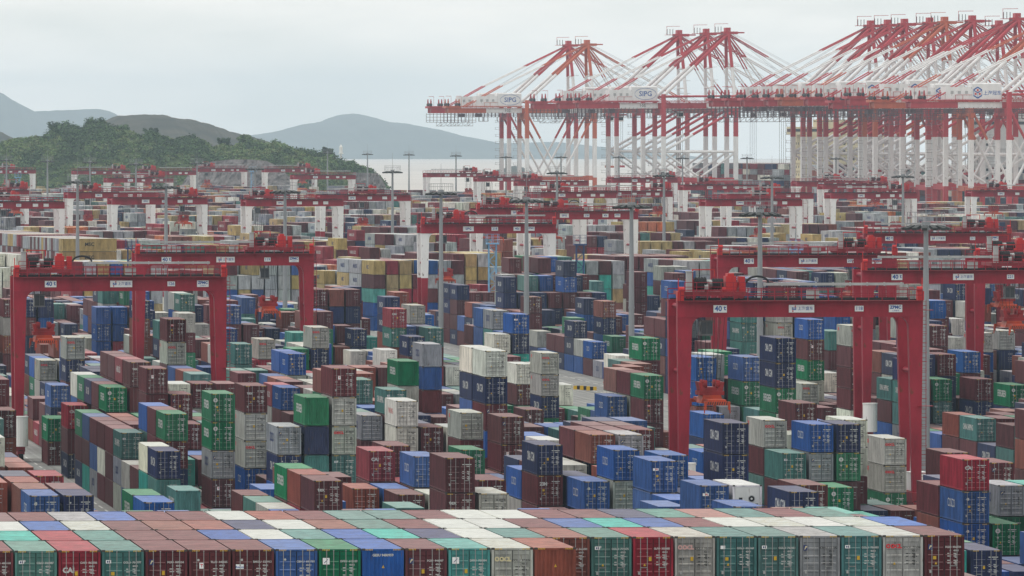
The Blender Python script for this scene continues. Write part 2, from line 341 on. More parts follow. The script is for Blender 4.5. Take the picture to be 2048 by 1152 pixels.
# --- wooded hill beside the yard
SKY_PTS = [(-120, 278), (0, 277), (26, 272), (52, 268), (68, 267), (86, 270), (94, 257), (115, 247), (135, 248), (156, 251), (169, 249), (182, 240), (203, 239), (219, 244), (234, 252), (250, 250), (266, 257), (279, 266), (289, 265), (302, 257), (315, 263), (333, 270), (349, 277), (370, 271), (391, 273), (411, 280), (427, 292), (440, 284), (456, 282), (466, 286), (482, 277), (500, 275), (526, 280), (555, 279), (573, 286), (596, 292), (622, 296), (641, 303), (656, 302), (667, 306), (672, 315), (688, 318), (703, 317), (721, 328), (735, 332), (747, 338), (760, 348), (768, 358), (776, 372), (790, 392)]
HILL_D = 4440.0
def hill_z(px, t):                                      # t 0 at the foot, 1 at the ridge, 2 at the foot behind
    crest = z_at(interp(SKY_PTS, px), HILL_D) - 3.0
    k = math.sin(min(max(t, 0), 2) * math.pi / 2) ** 0.85
    return max(-2, crest) * k + 2.2 * k * (1 - abs(1 - t)) ** 0.2 * (fbm(px * 0.03, t * 5, 8) - 0.5) * 2
def hill_pt(px, t):
    d = HILL_D + (t - 1) * 165; X, Y = at_depth(px, d); return X, Y, hill_z(px, t)
HILL_M = terrain_mat('hillside_undergrowth', (0.022, 0.04, 0.018), (0.07, 0.10, 0.035), 0.12)
V, Fc = [], []
NU, NV = 150, 30
for i in range(NU + 1):
    for j in range(NV + 1):
        V.append(hill_pt(-140 + 940 * i / NU, 2 * j / NV))
for i in range(NU):
    for j in range(NV):
        a = i * (NV + 1) + j; Fc.append((a, a + NV + 1, a + NV + 2, a + 1))
me = bpy.data.meshes.new('wooded_hill'); me.from_pydata(V, [], Fc); me.materials.append(HILL_M); me.update()
for p in me.polygons: p.use_smooth = True
tag(link('hill', me), kind='structure')
# rock cuttings at its foot
ROCK = terrain_mat('cut_rock', (0.11, 0.10, 0.10), (0.24, 0.225, 0.225), 0.35)
def rock_cutting(outline, d):
    p0, p1 = outline[0][0], outline[-1][0]; V, Fc = [], []; nu, nv = 70, 22
    for i in range(nu + 1):
        px = p0 + (p1 - p0) * i / nu; top = z_at(interp(outline, px), d)
        for j in range(nv + 1):
            t = j / nv; X, Y = at_depth(px, d + 14 * t + 3.5 * (fbm(i * 0.5, j * 0.5, 21, 3) - 0.5)); V.append((X, Y, -0.5 + (top + 0.5) * t))
        X, Y = at_depth(px, d + 40); V.append((X, Y, top - 3))
    for i in range(nu):
        for j in range(nv + 1):
            a = i * (nv + 2) + j; Fc.append((a, a + nv + 2, a + nv + 3, a + 1))
    me = bpy.data.meshes.new('rock_cutting'); me.from_pydata(V, [], Fc); me.materials.append(ROCK); me.update()
    tag(link('rock_cutting', me), kind='structure')
rock_cutting([(345, 392), (362, 372), (380, 343), (395, 330), (430, 322), (468, 319), (500, 319), (533, 322), (552, 331), (578, 352), (600, 380), (606, 392)], 4272)
rock_cutting([(694, 392), (700, 350), (708, 345), (755, 347), (764, 358), (772, 374), (778, 392)], 4276)

# --- leaves: many small faces; colour varies from leaf to leaf
LEAF, ntl, bl = nodes_mat('leaves')
al = ntl.nodes.new('ShaderNodeAttribute'); al.attribute_name = 'Col'; ntl.links.new(al.outputs['Color'], bl.inputs['Base Color'])
bl.inputs['Roughness'].default_value = 0.7; bl.inputs['Specular IOR Level'].default_value = 0.15
def leaf_mesh(name, centres, radii, n_each, size, tints):
    """clumps of leaf-sized quads: centres (N,3), radii (N,), tints (N,3)"""
    N = len(centres); T = N * n_each
    dirs = rng.normal(size=(T, 3)); dirs /= np.linalg.norm(dirs, axis=1)[:, None]
    rr = rng.random(T) ** 0.45
    rep = np.repeat(np.arange(N), n_each)
    pos = np.asarray(centres)[rep] + dirs * (np.asarray(radii)[rep] * rr)[:, None] * np.array([1, 1, 0.75])
    nrm = dirs + rng.normal(scale=0.6, size=(T, 3)); nrm[:, 2] += 0.9; nrm /= np.linalg.norm(nrm, axis=1)[:, None]
    u = np.cross(nrm, rng.normal(size=(T, 3))); u /= np.linalg.norm(u, axis=1)[:, None]; w = np.cross(nrm, u)
    sz = (size * (0.6 + 0.8 * rng.random(T)))[:, None]
    vs_ = np.stack([pos - u * sz - w * sz * .6, pos + u * sz - w * sz * .6, pos + u * sz * .7 + w * sz * .7, pos - u * sz * .7 + w * sz * .7], 1).reshape(-1, 3)
    me = bpy.data.meshes.new(name); me.vertices.add(T * 4); me.vertices.foreach_set('co', vs_.ravel().astype('f'))
    me.loops.add(T * 4); me.loops.foreach_set('vertex_index', np.arange(T * 4, dtype='i')); me.polygons.add(T); me.polygons.foreach_set('loop_start', np.arange(0, T * 4, 4, dtype='i'))
    ca = me.color_attributes.new('Col', 'FLOAT_COLOR', 'CORNER')
    c = np.asarray(tints)[rep] * (0.65 + 0.7 * rng.random(T))[:, None]
    ca.data.foreach_set('color', np.repeat(np.concatenate([c, np.ones((T, 1))], 1), 4, 0).ravel().astype('f'))
    me.materials.append(LEAF); me.update(); me.validate()
    return me
TINT = np.array([(0.042, 0.082, 0.034), (0.070, 0.130, 0.045), (0.112, 0.175, 0.060), (0.145, 0.178, 0.074), (0.032, 0.062, 0.030)])
cs_, rs_, ts_ = [], [], []
for k in range(5200):
    px = random.uniform(-30, 785); t = random.random() ** 0.8 * 1.08
    x, y, z = hill_pt(px, t)
    if z < 0.3: continue
    big = fbm(px * 0.02, t * 4, 31) > 0.52
    r_ = random.uniform(1.4, 2.4) * (1.5 if big else 0.85)
    cs_.append((x, y, z + r_ * 0.35)); rs_.append(r_); ts_.append(TINT[random.choice((0, 1, 4)) if big else random.choice((1, 2, 2, 3))])
tag(link('hillside_woodland', leaf_mesh('hillside_woodland', cs_, rs_, 22, 0.42, ts_ )), 'dense green scrub and woodland covering the hill behind the yard', 'woodland', kind='stuff')
BARK = mat('bark', (0.09, 0.07, 0.055), 0.9)
def tree(px, py_top, wide, tall, d, label, tint):
    X, Y = at_depth(px, d); ztop = z_at(py_top, d); base = ztop - tall
    o = thing('broadleaf_tree', label, 'tree', (X, Y, base), 'trees standing out on the hill crest')
    t = MB(); t.tube((0, 0, -2), (0.2, 0, tall * 0.5), 0.35, n=7, r2=0.22); limbs = []
    for k in range(7):
        a = k * 2.4; e = (math.cos(a) * wide * 0.33, math.sin(a) * wide * 0.33, tall * (0.62 + 0.05 * (k % 3))); t.tube((0.15, 0, tall * (0.3 + 0.03 * k)), e, 0.16, n=5, r2=0.06); limbs.append(e)
    link('trunk', t.mesh('trunk', BARK), o)
    cc, rr_, tt = [], [], []
    for e in limbs + [(random.uniform(-.4, .4) * wide, random.uniform(-.3, .3) * wide, tall * random.uniform(0.45, 0.9)) for _ in range(16)]:
        cc.append(e); rr_.append(wide * random.uniform(0.12, 0.22)); tt.append(TINT[random.choice(tint)])
    link('crown', leaf_mesh('crown', cc, rr_, 34, 0.42, tt), o)
tree(118, 243, 13, 8, 4445, 'wide dark tree on the crest at the left end of the hill', (0, 4))
tree(192, 235, 12, 8, 4440, 'rounded dark tree on the highest point of the hill', (0, 4, 1))
tree(240, 247, 9, 7, 4445, 'low bushy tree just right of the hill summit', (0, 1))
tree(302, 254, 8, 8, 4435, 'pointed dark tree on the saddle of the hill', (0, 4))
tree(372, 268, 13, 8, 4430, 'broad dark tree with flat rounded crown on the middle crest', (0, 4))
tree(447, 275, 7, 6.5, 4440, 'small round tree standing alone in the dip of the crest', (4, 0))
tree(488, 269, 9, 6.5, 4440, 'pale leafy tree right of the small round tree', (2, 1))
tree(656, 293, 6, 7, 4430, 'dark leaning tree where the hill falls to the sea', (0, 4))
# white beacon tower behind the shoulder of the hill
X, Y = at_depth(682, 4520); o = thing('beacon_tower', 'slim white beacon tower rising behind the wooded shoulder of the hill', 'tower', (X, Y, 0))
m = MB(); m.tube((0, 0, 0), (0, 0, 31), 0.7, n=10, r2=0.5); link('shaft', m.mesh('shaft', WHITE_P), o)
m = MB(); m.tube((0, 0, 29.5), (0, 0, 30.0), 1.4, n=10); m.tube((0, 0, 30.0), (0, 0, 33.0), 0.9, n=10); m.tube((0, 0, 33.0), (0, 0, 34.5), 1.0, n=10, r2=0.2); link('lantern', m.mesh('lantern', WHITE_P), o)

# --- the air: even pale haze over port, sea and islands
hz = MB(); hz.box(-28600, 28600, -28600, 28600, -75, 230)
HZ = bpy.data.materials.new('sea_haze'); HZ.use_nodes = True; HZ.node_tree.nodes.remove(HZ.node_tree.nodes['Principled BSDF'])
pv = HZ.node_tree.nodes.new('ShaderNodeVolumePrincipled'); pv.inputs['Density'].default_value = 3.9e-5; pv.inputs['Color'].default_value = (0.68, 0.85, 1.0, 1); pv.inputs['Anisotropy'].default_value = 0.0
HZ.node_tree.links.new(pv.outputs[0], HZ.node_tree.nodes['Material Output'].inputs['Volume'])
tag(link('haze', hz.mesh('haze', HZ)), 'thin pale haze in the air over the port and sea', 'haze', kind='stuff')

# ================================================================== CONTAINERS
PAL = {'M': (0.108, 0.025, 0.031), 'K': (0.19, 0.050, 0.035), 'R': (0.25, 0.015, 0.032), 'B': (0.014, 0.078, 0.29), 'P': (0.014, 0.085, 0.31), 'N': (0.018, 0.028, 0.088),
       'G': (0.004, 0.150, 0.065), 'T': (0.055, 0.170, 0.160), 't': (0.02, 0.27, 0.24), 'O': (0.345, 0.355, 0.325), 'C': (0.24, 0.26, 0.29), 'W': (0.66, 0.66, 0.58), 'X': (0.70, 0.70, 0.68),
       'A': (0.52, 0.12, 0.025), 'Y': (0.37, 0.27, 0.105), 'S': (0.33, 0.355, 0.38), 'D': (0.03, 0.05, 0.06)}
CNAME = {'M': 'maroon', 'K': 'rust-brown', 'R': 'crimson', 'B': 'blue', 'P': 'bright blue', 'N': 'navy', 'G': 'green', 'T': 'grey-teal', 't': 'turquoise', 'O': 'light grey', 'C': 'mid-grey', 'W': 'cream white', 'X': 'white refrigerated', 'A': 'orange', 'Y': 'tan', 'S': 'silver grey', 'D': 'black'}
W_, L_, H_, TIER = 2.438, 12.192, 2.896, 2.9
LANES = [41.3, 72.4, 103.5, 134.6, 186.0, 217.1, 248.2, 279.3]
ROWX = [-10.1 + 2.78 * k for k in range(7)]
BAY = 13.0
DELTA = R(6.0); SD, CD = math.sin(DELTA), math.cos(DELTA)      # the yard beyond Y = 1690 is turned by this angle
def uv(u, v): return 200 + u * CD - v * SD, 1690 + u * SD + v * CD
def to_uv(X, Y): return (X - 200) * CD + (Y - 1690) * SD, -(X - 200) * SD + (Y - 1690) * CD
STACKS = """
1 3 91 3 OO|B|N; 1 4 98 1 OMO|T|B; 1 2 83 5 ONM; 2 0 110 2 OOOM; 2 1 109 2 MM; 1 1 82 3 BNM
1 0 76 3 RMNB; 1 0 74 3 GMN; 1 0 69 3 TCO|MMM|MWM|MBC|BMt; 1 0 67 2 MWO|OBM; 1 0 65 3 NTO|WtT; 1 2 69 2 tMG
1 5 75 4 MOM; 1 2 65 5 GGCM; 1 6 75 4 MM; 1 4 67 5 MOO; 1 1 67 4 GM|MM|BT; 1 3 71 3 MNM
1 2 72 5 MMO; 1 2 74 5 MMM|RM|MM|MM; 1 1 74 4 GMM|MM|NM|GM; 1 5 85 2 WM; 2 0 85 1 TM; 1 4 68 2 GG
1 3 68 1 G; 1 6 78 4 TM|KM|BM; 2 2 96 2 BM; 1 6 82 4 OM; 2 2 99 2 TM; 2 0 100 2 TM
2 1 89 4 TTTM; 1 6 114 1 AM; 0 4 52 4 NN|MM; 0 3 52 4 BB|KK|KM|NM; 0 2 54 4 KK|NM|TM|KM|RM; 0 1 56 4 NM|KM|TM|KM; 0 3 56 3 KM; 0 4 55 4 RM
0 5 62 3 KM; 2 2 85 4 BO|BM; 1 6 64 6 MO; 2 0 81 3 BM; 1 5 64 5 GNT; 1 4 64 4 CN
1 5 66 3 BNM; 2 0 80 2 MM; 2 1 78 3 BBM; 2 0 73 3 CM|TBM; 1 6 60 4 MNN; 1 5 59 4 RM
1 6 58 4 BMM; 1 4 52 5 MM; 2 4 71 2 NM; 1 1 54 4 MC|KR; 1 4 58 3 K; 1 4 60 3 M
2 0 70 4 WWM; 2 1 73 4 TM; 3 1 93 1 X; 2 6 79 2 MM; 2 1 67 4 OM; 2 1 70 3 MO
2 2 70 3 WM; 1 6 57 3 OM; 1 5 52 4 OM; 2 4 80 4 MMB; 2 1 76 4 TB; 2 2 74 5 GOM
2 6 80 5 CBM; 3 4 96 2 XW; 3 5 96 2 XW; 2 3 69 6 WNM|WN; 3 2 96 1 MM; 3 3 93 1 CM
2 5 75 3 MM; 3 2 88 2 RM; 3 3 89 1 GM; 3 4 90 2 XM; 3 4 89 3 WMM; 3 5 89 3 WKO
3 3 85 4 OO; 2 2 66 4 MM; 3 5 88 1 MM; 2 0 60 4 NM; 2 0 61 3 BO; 2 1 59 3 BN|NN
2 2 62 3 OM; 2 3 62 4 KM; 2 4 62 4 CO; 2 2 59 4 BO; 2 2 57 4 PP; 2 3 58 4 PPP
3 1 71 2 TM; 2 1 55 3 P; 2 0 50 4 P; 2 1 53 4 PN; 2 2 53 4 XM; 3 1 70 2 BM
3 2 78 3 BBM; 3 3 77 4 GM; 4 3 110 2 GGG|4KNBN|MTN|4NBNG; 4 4 129 3 MWGM; 4 5 129 3 MMB; 4 2 116 3 NBN
6 4 149 1 WTM; 5 4 126 3 NNM; 4 6 113 3 MGT; 2 5 58 5 NN; 3 3 73 3 PN; 3 0 65 4 OM
3 6 72 3 OM; 3 3 68 3 OT; 3 0 64 3 TM; 3 1 64 4 BCT; 3 6 71 3 BB; 3 2 64 4 NGM
3 3 65 4 WWM; 3 6 67 3 OOG; 3 1 63 2 G; 3 6 69 1 BB; 3 2 68 2 GM; 3 3 71 2 GM
3 2 70 1 M; 3 4 64 1 M; 3 6 81 1 KM; 3 6 74 3 TM; 3 4 69 4 MM; 3 5 75 3 CM
5 6 123 1 GGM; 4 4 98 3 WM; 4 3 95 2 MBM; 4 1 90 5 BMG; 4 1 87 5 OM; 6 1 115 2 OT
4 4 93 2 WM|BB; 5 0 101 1 ON; 4 2 89 1 MM; 3 6 73 6 NN; 3 1 57 4 RBB; 3 6 62 3 MM
3 3 58 3 CG; 3 2 58 2 GW; 3 2 57 2 GG; 2 6 49 3 N; 3 1 55 1 N; 3 6 64 3 MMG
4 2 83 3 GTTT; 4 4 84 2 MMG; 4 4 83 3 MNN; 4 4 81 3 GNM; 5 2 93 1 BMM; 4 5 85 4 BM
6 2 110 3 WO; 5 5 100 3 WG; 7 5 130 3 MN; 7 6 125 2 OG; 7 4 123 2 OO; 3 3 115 3 KKM
3 1 105 4 MGGM; 3 2 105 2 KM; 3 3 107 3 MM; 3 3 105 3 NN; 3 6 110 2 tM; 2 5 98 4 MM
3 2 115 2 NM; 2 3 91 4 ORM; 3 2 103 2 WC; 3 0 95 3 WG; 3 0 92 4 NM; 2 0 108 4 BB
2 1 108 4 BB; 2 1 100 4 TN; 1 6 81 6 MO; 2 0 95 4 MM; 2 6 108 3 OM; 2 6 115 3 OM
2 0 94 5 OM; 2 1 118 2 NM
"""
boxes = []                                              # dicts: X, Y (front-left bottom corner), z, rot, code, wall (end without doors), where
def add_box(X, Y, tier, code, rot=0.0, wall=False, where=None, z0=0.0): boxes.append(dict(X=X, Y=Y, z=z0 + tier * TIER, rot=rot, code=code, wall=wall, where=where, tier=tier))
NEAR_W = 'MMMMMMMMMNNNBBBBPGGGTTTTOOOCWKKKRRt'
BACK_W = 'MMMMMMMNNNNNBBBKKTGOOC'
FAR_W = 'MMMMMMMMMSSSSSSSSYYYYYYRRRRNNTWCCAKK'
slots, hints = {}, []
for ent in STACKS.replace('\n', ';').split(';'):
    if not ent.strip(): continue
    la, ro, ba, n, cc = ent.split(); la, ro, ba, n = int(la), int(ro), int(ba), int(n)
    for k, c in enumerate(cc.split('|')):
        nn = n
        if c[0].isdigit(): nn = int(c[0]); c = c[1:]
        vis = min(len(c), nn)
        if (la, ro, ba + k) in slots and k > 0: continue
        full = c[:nn] + ''.join(random.choice(NEAR_W) for _ in range(nn - vis))
        slots[(la, ro, ba + k)] = full
        X, Y = LANES[la] + ROWX[ro], (ba + k) * BAY; zt = nn * TIER
        if k == 0: hints += [to_px(X + 1.2, Y, zt - 1.5), to_px(X + 0.3, Y, zt - 1.3), to_px(X + 2.1, Y, zt - 1.3)]
        else: hints.append(to_px(X + 0.05, Y + 6, zt - 0.8))
for gx, gy in ((1815, 1000), (1825, 985), (1812, 960), (1350, 850), (1400, 760), (1410, 790), (1395, 745), (1422, 772), (1405, 810)): hints.append((gx, gy, 890.0))     # feet and spreader of crane 118
for gx, gy in ((1160, 786), (1185, 790), (1205, 798), (905, 690), (922, 700), (1180, 776), (75, 908), (110, 935), (150, 962), (190, 992), (215, 1008), (238, 1026), (58, 902), (36, 900), (36, 880)):    # bare road that the photo shows
    d_ = F_PX * CAM_H / (gy - HORIZON); hints.append((gx, gy, d_))
HN = np.array(hints)
def fits(X, Y, n):                                       # tallest stack here that hides none of the stacks read from the photo
    xf, _, df = to_px(X, Y, 0); xr, _, _ = to_px(X + W_, Y, 0); xb, _, db = to_px(X, Y + L_, 0)
    hit = (HN[:, 0] > xb - 2) & (HN[:, 0] < xr + 2) & (HN[:, 2] > df + 3)
    if not hit.any(): return n
    zmax = CAM_H - (HN[hit, 1].max() + 3 - HORIZON) / F_PX * db
    return max(0, min(n, int(zmax // TIER)))
def lane_kind(la, ba): return random.Random(la * 131 + ba // 3 * 17).choice((1, 2, 3, 4, 4))
for la in range(len(LANES)):
    for ba in range(46, 127):
        if la >= 4 and ba in (96, 97): continue
        for ro in range(7):
            if (la, ro, ba) in slots: continue
            X, Y = LANES[la] + ROWX[ro], ba * BAY
            px, _, _ = to_px(X, Y, 5)
            if px < -140 or px > 2190: continue
            rr = random.Random(la * 7919 + ro * 131 + ba)
            n = min(5, max(1, lane_kind(la, ba) + 1 + rr.choice((-1, 0, 0, 0, 1)))) + (1 if la == 4 and ba > 85 else 0)
            if la == 4 and 64 <= ba <= 92: n = rr.choice((4, 5, 5))
            if ba > 118 and la < 4: n = min(n, 3)
            n = fits(X, Y, n); n = max(1, n - 1) if n > 1 and rr.random() < 0.25 else n
            if n > 0:
                pal_ = BACK_W if la >= 4 or ba > 96 else NEAR_W; run_c = random.Random(la * 331 + ba // 3 * 7 + ro).choice(pal_)
                slots[(la, ro, ba)] = ''.join(rr.choice(pal_) if rr.random() < 0.75 else run_c for _ in range(n))
for (la, ro, ba), c in slots.items():
    n = len(c); wv = random.Random(la + ro * 3 + ba * 5).random() < 0.03
    for i, ch in enumerate(c): add_box(LANES[la] + ROWX[ro], ba * BAY, n - 1 - i, ch, wall=wv, where=('lane', la, ro, ba, n - 1 - i, n))
# flat-topped block close to the camera (codes run from its outer end leftward)
FRONT = [('KOtMBGBMMMTRTM', 486.0, 60.55), ('MOTCTTORTKTWNtBTWBMMTRtMKT', 498.5, 85.8), ('BOWOWMBtBMWWMTKWNKKMOBWMTK', 511.1, 85.8), ('TMTKTNMMWWMTTMKWMMBCMMMKT', 523.7, 83.2)]
for k, (codes, Y, xr) in enumerate(FRONT):
    for i, ch in enumerate(codes):
        X = xr - (i + 1) * 2.54 + 0.05
        for t in range(6):  # lower boxes are the 8 ft 6 type
            add_box(X, Y, t, ch if t == 5 else random.choice(NEAR_W), wall=(k == 0 and i in (0, 4) and t == 5), where=("front", k, i, t)); boxes[-1].update(z=t * 2.75, h=2.896 if t == 5 else 2.72)
# the turned yard beyond the cross road
KEEP_OUT = []                                           # (u, v, half u, half v) left free for crane legs and masts; filled below
def far_free(u, v): return all(abs(u + 1.2 - a) > hu + 1.3 or abs(v + 6 - b) > hv + 6.3 for a, b, hu, hv in KEEP_OUT)
# --- yard cranes: photo columns of the girder ends, photo row of its underside, number, style, trolley place (0..1), spreader height, marks
RTG = [
 (22, 450, 580.6, '126', 'red', 0.14, 15.9, '上海盛东'), (262, 628, 530, '119', 'red', 0.76, 15.3, '上海盛东'), (1343, 1836, 632, '118', 'red', 0.145, 13.0, '上海盛东'), (1425, 1788, 533, '205', 'red', 0.80, 18.0, '上海盛东'),
 (1714, 2115, 566, '221', 'red', 0.78, 16.5, '上海盛东'), (1935, 2310, 540, '219', 'red', 0.18, 17.0, '上海盛东'), (1716, 2018, 486, '211', 'red', 0.80, 18.0, '上海盛东'),
 (840, 1105, 466, '218', 'white', 0.19, 13.0, 'SIPG'), (942, 1170, 432, '236', 'white', 0.17, 17.0, 'SIPG'), (1036, 1273, 438.4, '238', 'white', 0.26, 18.0, 'SIPG'), (847, 969, 354.3, '', 'white', 0.75, 15, 'SIPG'), (948, 1082, 363, '', 'white', 0.2, 13, 'SIPG'),
 (1029, 1174, 371.5, '', 'white', 0.15, 16, 'SIPG'), (1216, 1353, 365.5, '', 'white', 0.85, 17, 'SIPG'), (1054, 1233, 396, '', 'white', 0.3, 16, 'SIPG'), (1167, 1343, 393.6, '', 'white', 0.9, 17, 'SIPG'), (1399, 1603, 412, '270', 'white', 0.6, 14, '上海冠东'),
 (1358, 1515, 380, '', 'white', 0.3, 12, 'SIPG'), (1443, 1624, 397.5, '', 'white', 0.5, 17, 'SIPG'), (1584, 1731, 372.5, '', 'white', 0.5, 17, 'SIPG'), (1637, 1792, 378.5, '', 'white', 0.75, 17, 'SIPG'), (1651, 1831, 397, '', 'white', 0.8, 13, 'SIPG'),
 (1932, 2107, 393, '', 'white', 0.3, 17, 'SIPG'), (-81, 127, 417, '222', 'white', 0.43, 14, 'SIPG'), (129, 309, 396.5, '251', 'white', 0.25, 15, 'SIPG'), (217, 412, 408.7, '201', 'white', 0.78, 17, 'SIPG'), (484, 684, 412, '', 'white', 0.15, 13, 'SIPG'), (632, 819, 401.7, '217', 'white', 0.5, 15, 'SIPG'),
 (-42, 70, 347, '', 'white', 0.5, 17, 'SIPG'), (144, 259, 349, '', 'white', 0.8, 17, 'SIPG'), (208, 346, 365, '', 'white', 0.75, 16, 'SIPG'), (276, 391, 350, '', 'white', 0.15, 17, 'SIPG'), (386, 493, 343.6, '', 'white', 0.25, 16, 'SIPG'), (525, 633, 344.4, '', 'white', 0.75, 17, 'SIPG'), (583, 708, 358.4, '', 'white', 0.3, 15, 'SIPG'), (-118, 57, 392, '', 'white', 0.9, 17, 'SIPG')]
UNDER = 21.25                                           # girder underside above ground
cranes = []
for pl, pr, yb, num, style, tr, sp, mk in RTG:
    d = F_PX * (CAM_H - UNDER) / (yb - HORIZON); X, Y = at_depth((pl + pr) / 2, d)
    u, v = to_uv(X, Y); rot = DELTA if v > 120 and num not in ('218', '211') else 0.0
    cranes.append(dict(X=X, Y=Y, num=num, style=style, tr=tr, sp=sp, mk=mk, rot=rot, d=d, px=(pl + pr) / 2))
    if rot:
        for s in (-1, 1): KEEP_OUT.append((u + 12.5 * s, v, 1.6, 5.5))
# --- light masts: photo column, photo row of the lamp ring, depth (None: from a 30 m mast)
MAST = [(1852, 452), (1520, 426), (1263, 411), (1053, 400), (882, 385), (570, 382), (332, 373), (155, 363), (785, 343), (13, 320), (95, 322), (180, 324), (272, 328), (394, 326), (510, 337), (655, 305), (735, 308), (818, 309), (912, 311), (1012, 314), (1122, 314), (1238, 314), (1114, 345), (1328, 350), (1544, 354), (1806, 352), (1365, 316), (1494, 316), (1672, 317)]
masts = []
for px, py in MAST:
    d = F_PX * 10.8 / (py - HORIZON)
    d = min(d, 4180); X, Y = at_depth(px, d); masts.append((X, Y, z_at(py, d), px, d))
    u, v = to_uv(X, Y); KEEP_OUT.append((u, v, 0.6, 0.6))
TOWERS = [(985, 468, 1690, 'light'), (1160, 470, 1700, 'navy'), (263, 478, 1685, 'navy'), (1592, 480, 1640, 'light'), (36, 345, 3300, 'light'), (506, 333, 3350, 'light')]
for px, py, d, _ in TOWERS:
    u, v = to_uv(*at_depth(px, d)); KEEP_OUT.append((u, v, 1.2, 1.2))
ULANES = [-236 + 31.5 * k for k in range(25)]
SIDE_BLOCK = []
uA, vA = to_uv(*at_depth(125, 1855)); uB, vB = to_uv(*at_depth(45, 1935))
SIDE_BLOCK = [(uA, vA, 22, 6), (uB - 1, vB, 30, 6), (uA + 1, vA - 30, 9, 2)]
def in_side_block(u, v): return uB - 14 < u < uA + 14.5 and vA - 45 < v < vB + 90
for li, uc in enumerate(ULANES):
    for ba in range(0, 190):
        v = 14 + ba * BAY + (li % 3) * 2.0
        if ba % 41 == 40: continue
        if uc > 505: continue
        X, Y = uv(uc, v); px, py, d = to_px(X, Y, 8)
        if px < -60 or px > 2110 or Y > 4195: continue
        if px > 752 and d > 3860: continue
        if Y < 1700 + 6: continue
        ph = (ba + li * 3) % 8; base = 5 if ba < 3 else (random.Random(li * 37 + ba // 8).choice((4, 5, 5)) if ph < 3 else random.Random(li * 37 + ba // 4 * 3).choice((1, 1, 2, 3)))
        wall = random.Random(li * 11 + ba // 9).random() < (0.8 if ba < 60 else 0.5)
        for ro in range(7):
            u = uc + ROWX[ro]
            if in_side_block(u, v) or not far_free(u, v): continue
            X, Y = uv(u, v); rr = random.Random(li * 7919 + ro * 131 + ba * 3)
            n = max(0, min(5, base + rr.choice((-1, 0, 0, 0, 0, 0, 0, 1)) - (1 if random.Random(li + ba * 3).random() < 0.2 else 0)))
            main = random.Random(li * 5 + ba // 4 + ro // 3 * 77).choice(FAR_W)
            pal_, pm_ = ('YYSSSRMBtSSYMSK', 0.0) if ba < 4 else (FAR_W, 0.55)
            for t in range(n): add_box(X, Y, t, main if rr.random() < pm_ else rr.choice(pal_), rot=DELTA, wall=wall, where=('far', li, ro, ba, t, n))
# block whose long sides face the camera
for bi, (u0, v0, nrow, n) in enumerate(SIDE_BLOCK):
    for k in range(nrow):
        for t in range(n):
            X, Y = uv(u0 + L_, v0 + k * 2.62)
            c = 'Y' if (bi == 0 and k < 2) else ('M' if bi == 2 else random.choice('YSSMMCM'))
            if bi == 1 and k == 0: c = 'R' if t == n - 1 else 'M'
            if bi == 0 and k == 0 and t < 3: c = 'M'
            add_box(X, Y, t, c, rot=DELTA + math.pi / 2, wall=True, where=('across', bi, k, t))

# --- which boxes show, and how large (a coarse painter's pass over all boxes at half photo size)
occ = {b['where'] for b in boxes if b['where'][0] in ('lane', 'far')}
by_slot = {}
for b in boxes:
    w = b['where']
    if w[0] in ('lane', 'far'): by_slot[(w[0], w[1], w[2], w[3])] = w[5]
def covered(w, dr, db, dt=0): return by_slot.get((w[0], w[1], w[2] + dr, w[3] + db), 0) > w[4] + dt
kept = []
for b in boxes:
    w = b['where']
    if w[0] in ('lane', 'far') and w[4] < w[5] - 1 and covered(w, -1, 0) and covered(w, 1, 0) and covered(w, 0, -1) and covered(w, 0, 1): continue
    if w[0] == 'front' and w[3] < 5 and 0 < w[1] < 3 and w[2] > 1: continue
    if w[0] == 'across' and w[2] > 0 and w[3] < SIDE_BLOCK[w[1]][3] - 1 and w[2] > 4: pass
    kept.append(b)
boxes = kept
for k_, b in enumerate(boxes): b['id'] = k_
nB = len(boxes)
BX = np.array([(b['X'], b['Y'], b['z'], b['rot'], b.get('h', H_)) for b in boxes])
cr, sr = np.cos(BX[:, 3]), np.sin(BX[:, 3])
corner = []
for cx_ in (0, W_):
    for cy_ in (0, L_):
        for cz_ in (0, 1):
            X = BX[:, 0] + cx_ * cr - cy_ * sr; Y = BX[:, 1] + cx_ * sr + cy_ * cr; Z = BX[:, 2] + cz_ * BX[:, 4]
            d = X * SN + Y * CS
            corner.append(np.stack([(1024 + F_PX * (X * CS - Y * SN) / d) / 2, (HORIZON + F_PX * (CAM_H - Z) / d) / 2], 1))
corner = np.stack(corner, 1)                            # (n, 8, 2)
depth = BX[:, 0] * SN + BX[:, 1] * CS
canvas = np.full((576, 1024), -1, dtype=np.int32)
def hull(p):
    p = sorted(map(tuple, p)); lo, up = [], []
    for q in p:
        while len(lo) > 1 and (lo[-1][0] - lo[-2][0]) * (q[1] - lo[-2][1]) - (lo[-1][1] - lo[-2][1]) * (q[0] - lo[-2][0]) <= 0: lo.pop()
        lo.append(q)
    for q in reversed(p):
        while len(up) > 1 and (up[-1][0] - up[-2][0]) * (q[1] - up[-2][1]) - (up[-1][1] - up[-2][1]) * (q[0] - up[-2][0]) <= 0: up.pop()
        up.append(q)
    return lo[:-1] + up[:-1]
